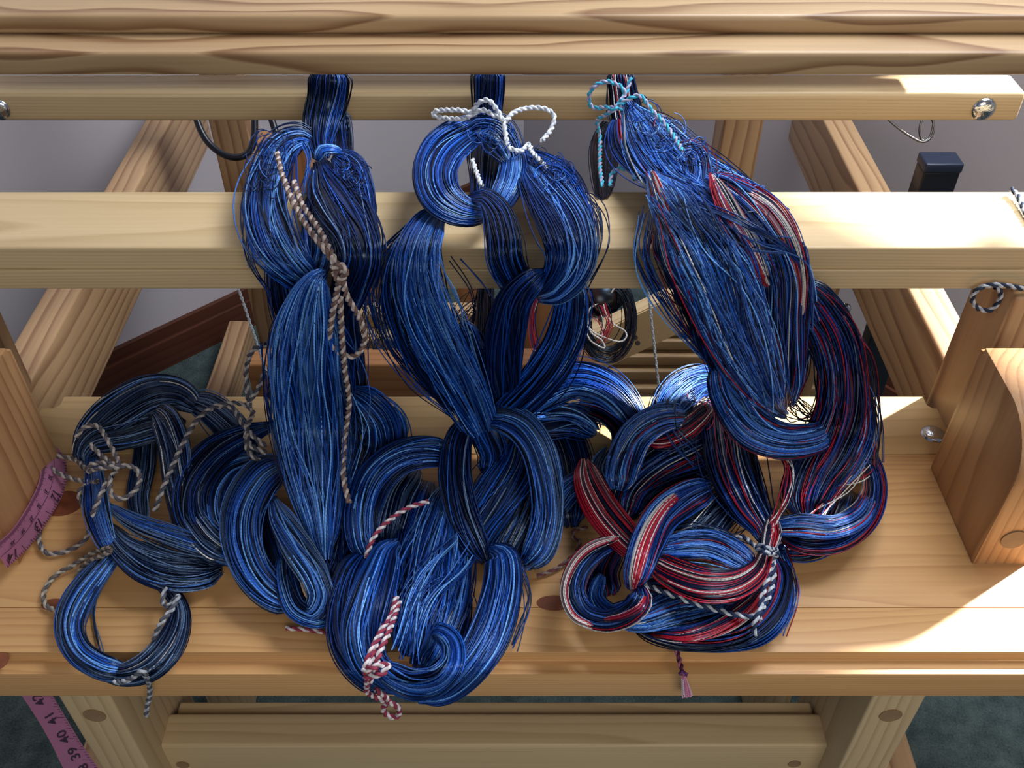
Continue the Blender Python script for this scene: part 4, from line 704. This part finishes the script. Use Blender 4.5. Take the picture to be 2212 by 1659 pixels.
# ------------------------------------------------------------------ measuring tape
def ribbon(name, Lp, Rp, parent, mat, n=60):
    bm = bmesh.new(); L_ = catmull([(p[0], p[1], 5, p[2]) for p in Lp], 5); R_ = catmull([(p[0], p[1], 5, p[2]) for p in Rp], 5)
    def res(P, m): 
        d = np.r_[0, np.cumsum(np.hypot(*np.diff(P[:, :2], axis=0).T))]; d /= d[-1]; q = np.linspace(0, 1, m); return np.stack([np.interp(q, d, P[:, k]) for k in range(4)], 1)
    L_ = res(L_, n); R_ = res(R_, n); return L_, R_
def tape(name, Lp, Rp, mode, label, nums, cms, loc, tickL=True, nt=58):
    root = empty(name, loc, label, 'tape measure')
    L_, R_ = ribbon(name, Lp, Rp, root, M_tape)
    A3 = to3d(L_[:, 0], L_[:, 1], L_[:, 3]/100, mode); B3 = to3d(R_[:, 0], R_[:, 1], R_[:, 3]/100, mode)
    base = np.array(worldloc(root)); n = len(A3)
    def surf(k, f, h=0.0):
        i = k*(n-1); i0 = int(min(max(math.floor(i), 0), n-2)); fr = i-i0
        a = A3[i0]*(1-fr)+A3[i0+1]*fr; b = B3[i0]*(1-fr)+B3[i0+1]*fr; t = A3[i0+1]-A3[i0]
        nn = np.cross(b-a, t); nn /= np.linalg.norm(nn)+1e-9
        if nn @ (np.array([0, 0, CZ])-a) < 0: nn = -nn
        return a*(1-f)+b*f+nn*h, (b-a)/np.linalg.norm(b-a), nn, t/np.linalg.norm(t)
    def strip(name, quads, mat, h, kind=None):
        bm = bmesh.new()
        for q in quads: bm.faces.new([bm.verts.new(surf(k, f, h)[0]-base) for k, f in q])
        bmesh.ops.solidify(bm, geom=bm.faces[:], thickness=.0003)
        me = finish(bm, name, False); me.materials.append(mat); o = bpy.data.objects.new(name, me); C.objects.link(o); o.parent = root
        if kind: o['kind'] = kind
        return o
    ks = np.linspace(0, 1, n)
    bm = bmesh.new(); va = [[bm.verts.new(surf(k, f)[0]-base) for f in (0, .05, .95, 1)] for k in ks]
    for i in range(n-1):
        for j in range(3): bm.faces.new((va[i][j], va[i][j+1], va[i+1][j+1], va[i+1][j]))
    bmesh.ops.solidify(bm, geom=bm.faces[:], thickness=.0006)
    me = finish(bm, 'band'); me.materials.append(M_tape); o = bpy.data.objects.new('band', me); C.objects.link(o); o.parent = root
    q = []
    lw = .0016*58/nt*4
    for i in range(nt*2):
        k = (i+.5)/(nt*2); f = .22 if i % 10 == 0 else (.18 if i % 5 == 0 else .13)
        if tickL: q.append(((k-.0016, .02), (k-.0016, f), (k+.0016, f), (k+.0016, .02)))
    for i in range(nt):
        k = (i+.5)/nt; f = .70 if i % 8 == 0 else (.82 if i % 4 == 0 else .89); q.append(((k-.002, f), (k-.002, .985), (k+.002, .985), (k+.002, f)))
    if tickL:
        for i in range(40): q.append(((i/40, .47), (i/40, .485), ((i+1)/40, .485), ((i+1)/40, .47)))
    strip('tick_marks', q, M_ink, .0007, 'stuff')
    for txt, k, f, size, flip in nums+cms:
        p, sx_, nn, t = surf(k, f, .0009)
        cu = bpy.data.curves.new('numeral', 'FONT'); cu.body = txt; cu.size = size; cu.extrude = .0001; cu.align_x = 'CENTER'; cu.align_y = 'CENTER'; cu.materials.append(M_ink); cu.offset = size*.012
        t_ = bpy.data.objects.new('t', cu); me = bpy.data.meshes.new_from_object(t_); bpy.data.objects.remove(t_); o = bpy.data.objects.new('numeral', me); C.objects.link(o); o.parent = root
        xdir = Vector(t)*flip[0]+Vector(sx_)*flip[1]; zdir = Vector(nn); xdir = (xdir-zdir*xdir.dot(zdir)).normalized(); ydir = zdir.cross(xdir)
        o.location = Vector(p-base); o.rotation_euler = Matrix((xdir, ydir, zdir)).transposed().to_euler()
    return root
tape('tape_measure', [(88, 935, 4.5), (91, 985, 5), (84, 1040, 5.2), (60, 1092, 6.2), (25, 1145, 7.2), (-15, 1180, 8)], [(97, 945, 3.5), (140, 990, 2), (140, 1055, 1.6), (110, 1115, 1.6), (66, 1178, 1.8), (15, 1228, 2.6)], 'b',
     'pink tape measure wrapped round the left end block, numbers 12 to 14 showing',
     [('12', .44, .74, .0135, (1, 0)), ('13', .66, .72, .0135, (1, 0)), ('14', .92, .72, .0135, (1, 0))],
     [('30', .33, .36, .006, (1, 0)), ('31', .44, .36, .006, (1, 0)), ('32', .55, .36, .006, (1, 0)), ('33', .655, .36, .006, (1, 0)), ('34', .76, .36, .006, (1, 0)), ('35', .87, .36, .006, (1, 0))], (-.45, .55, BZ))
tape('tape_measure', [(45, 1500, 0), (75, 1545, 0), (110, 1605, 0), (142, 1672, 0)], [(112, 1500, 0), (142, 1550, 0), (180, 1612, 0), (222, 1672, 0)], .995,
     'pink tape measure hanging below the bench front at far left, numbers 38 to 42', [('42', .06, .5, .014, (-1, 0)), ('41', .30, .52, .014, (-1, 0)), ('40', .53, .56, .014, (-1, 0)), ('39', .74, .58, .014, (-1, 0)), ('38', .95, .6, .014, (-1, 0))], [], (-.47, .45, .40), tickL=False, nt=30)
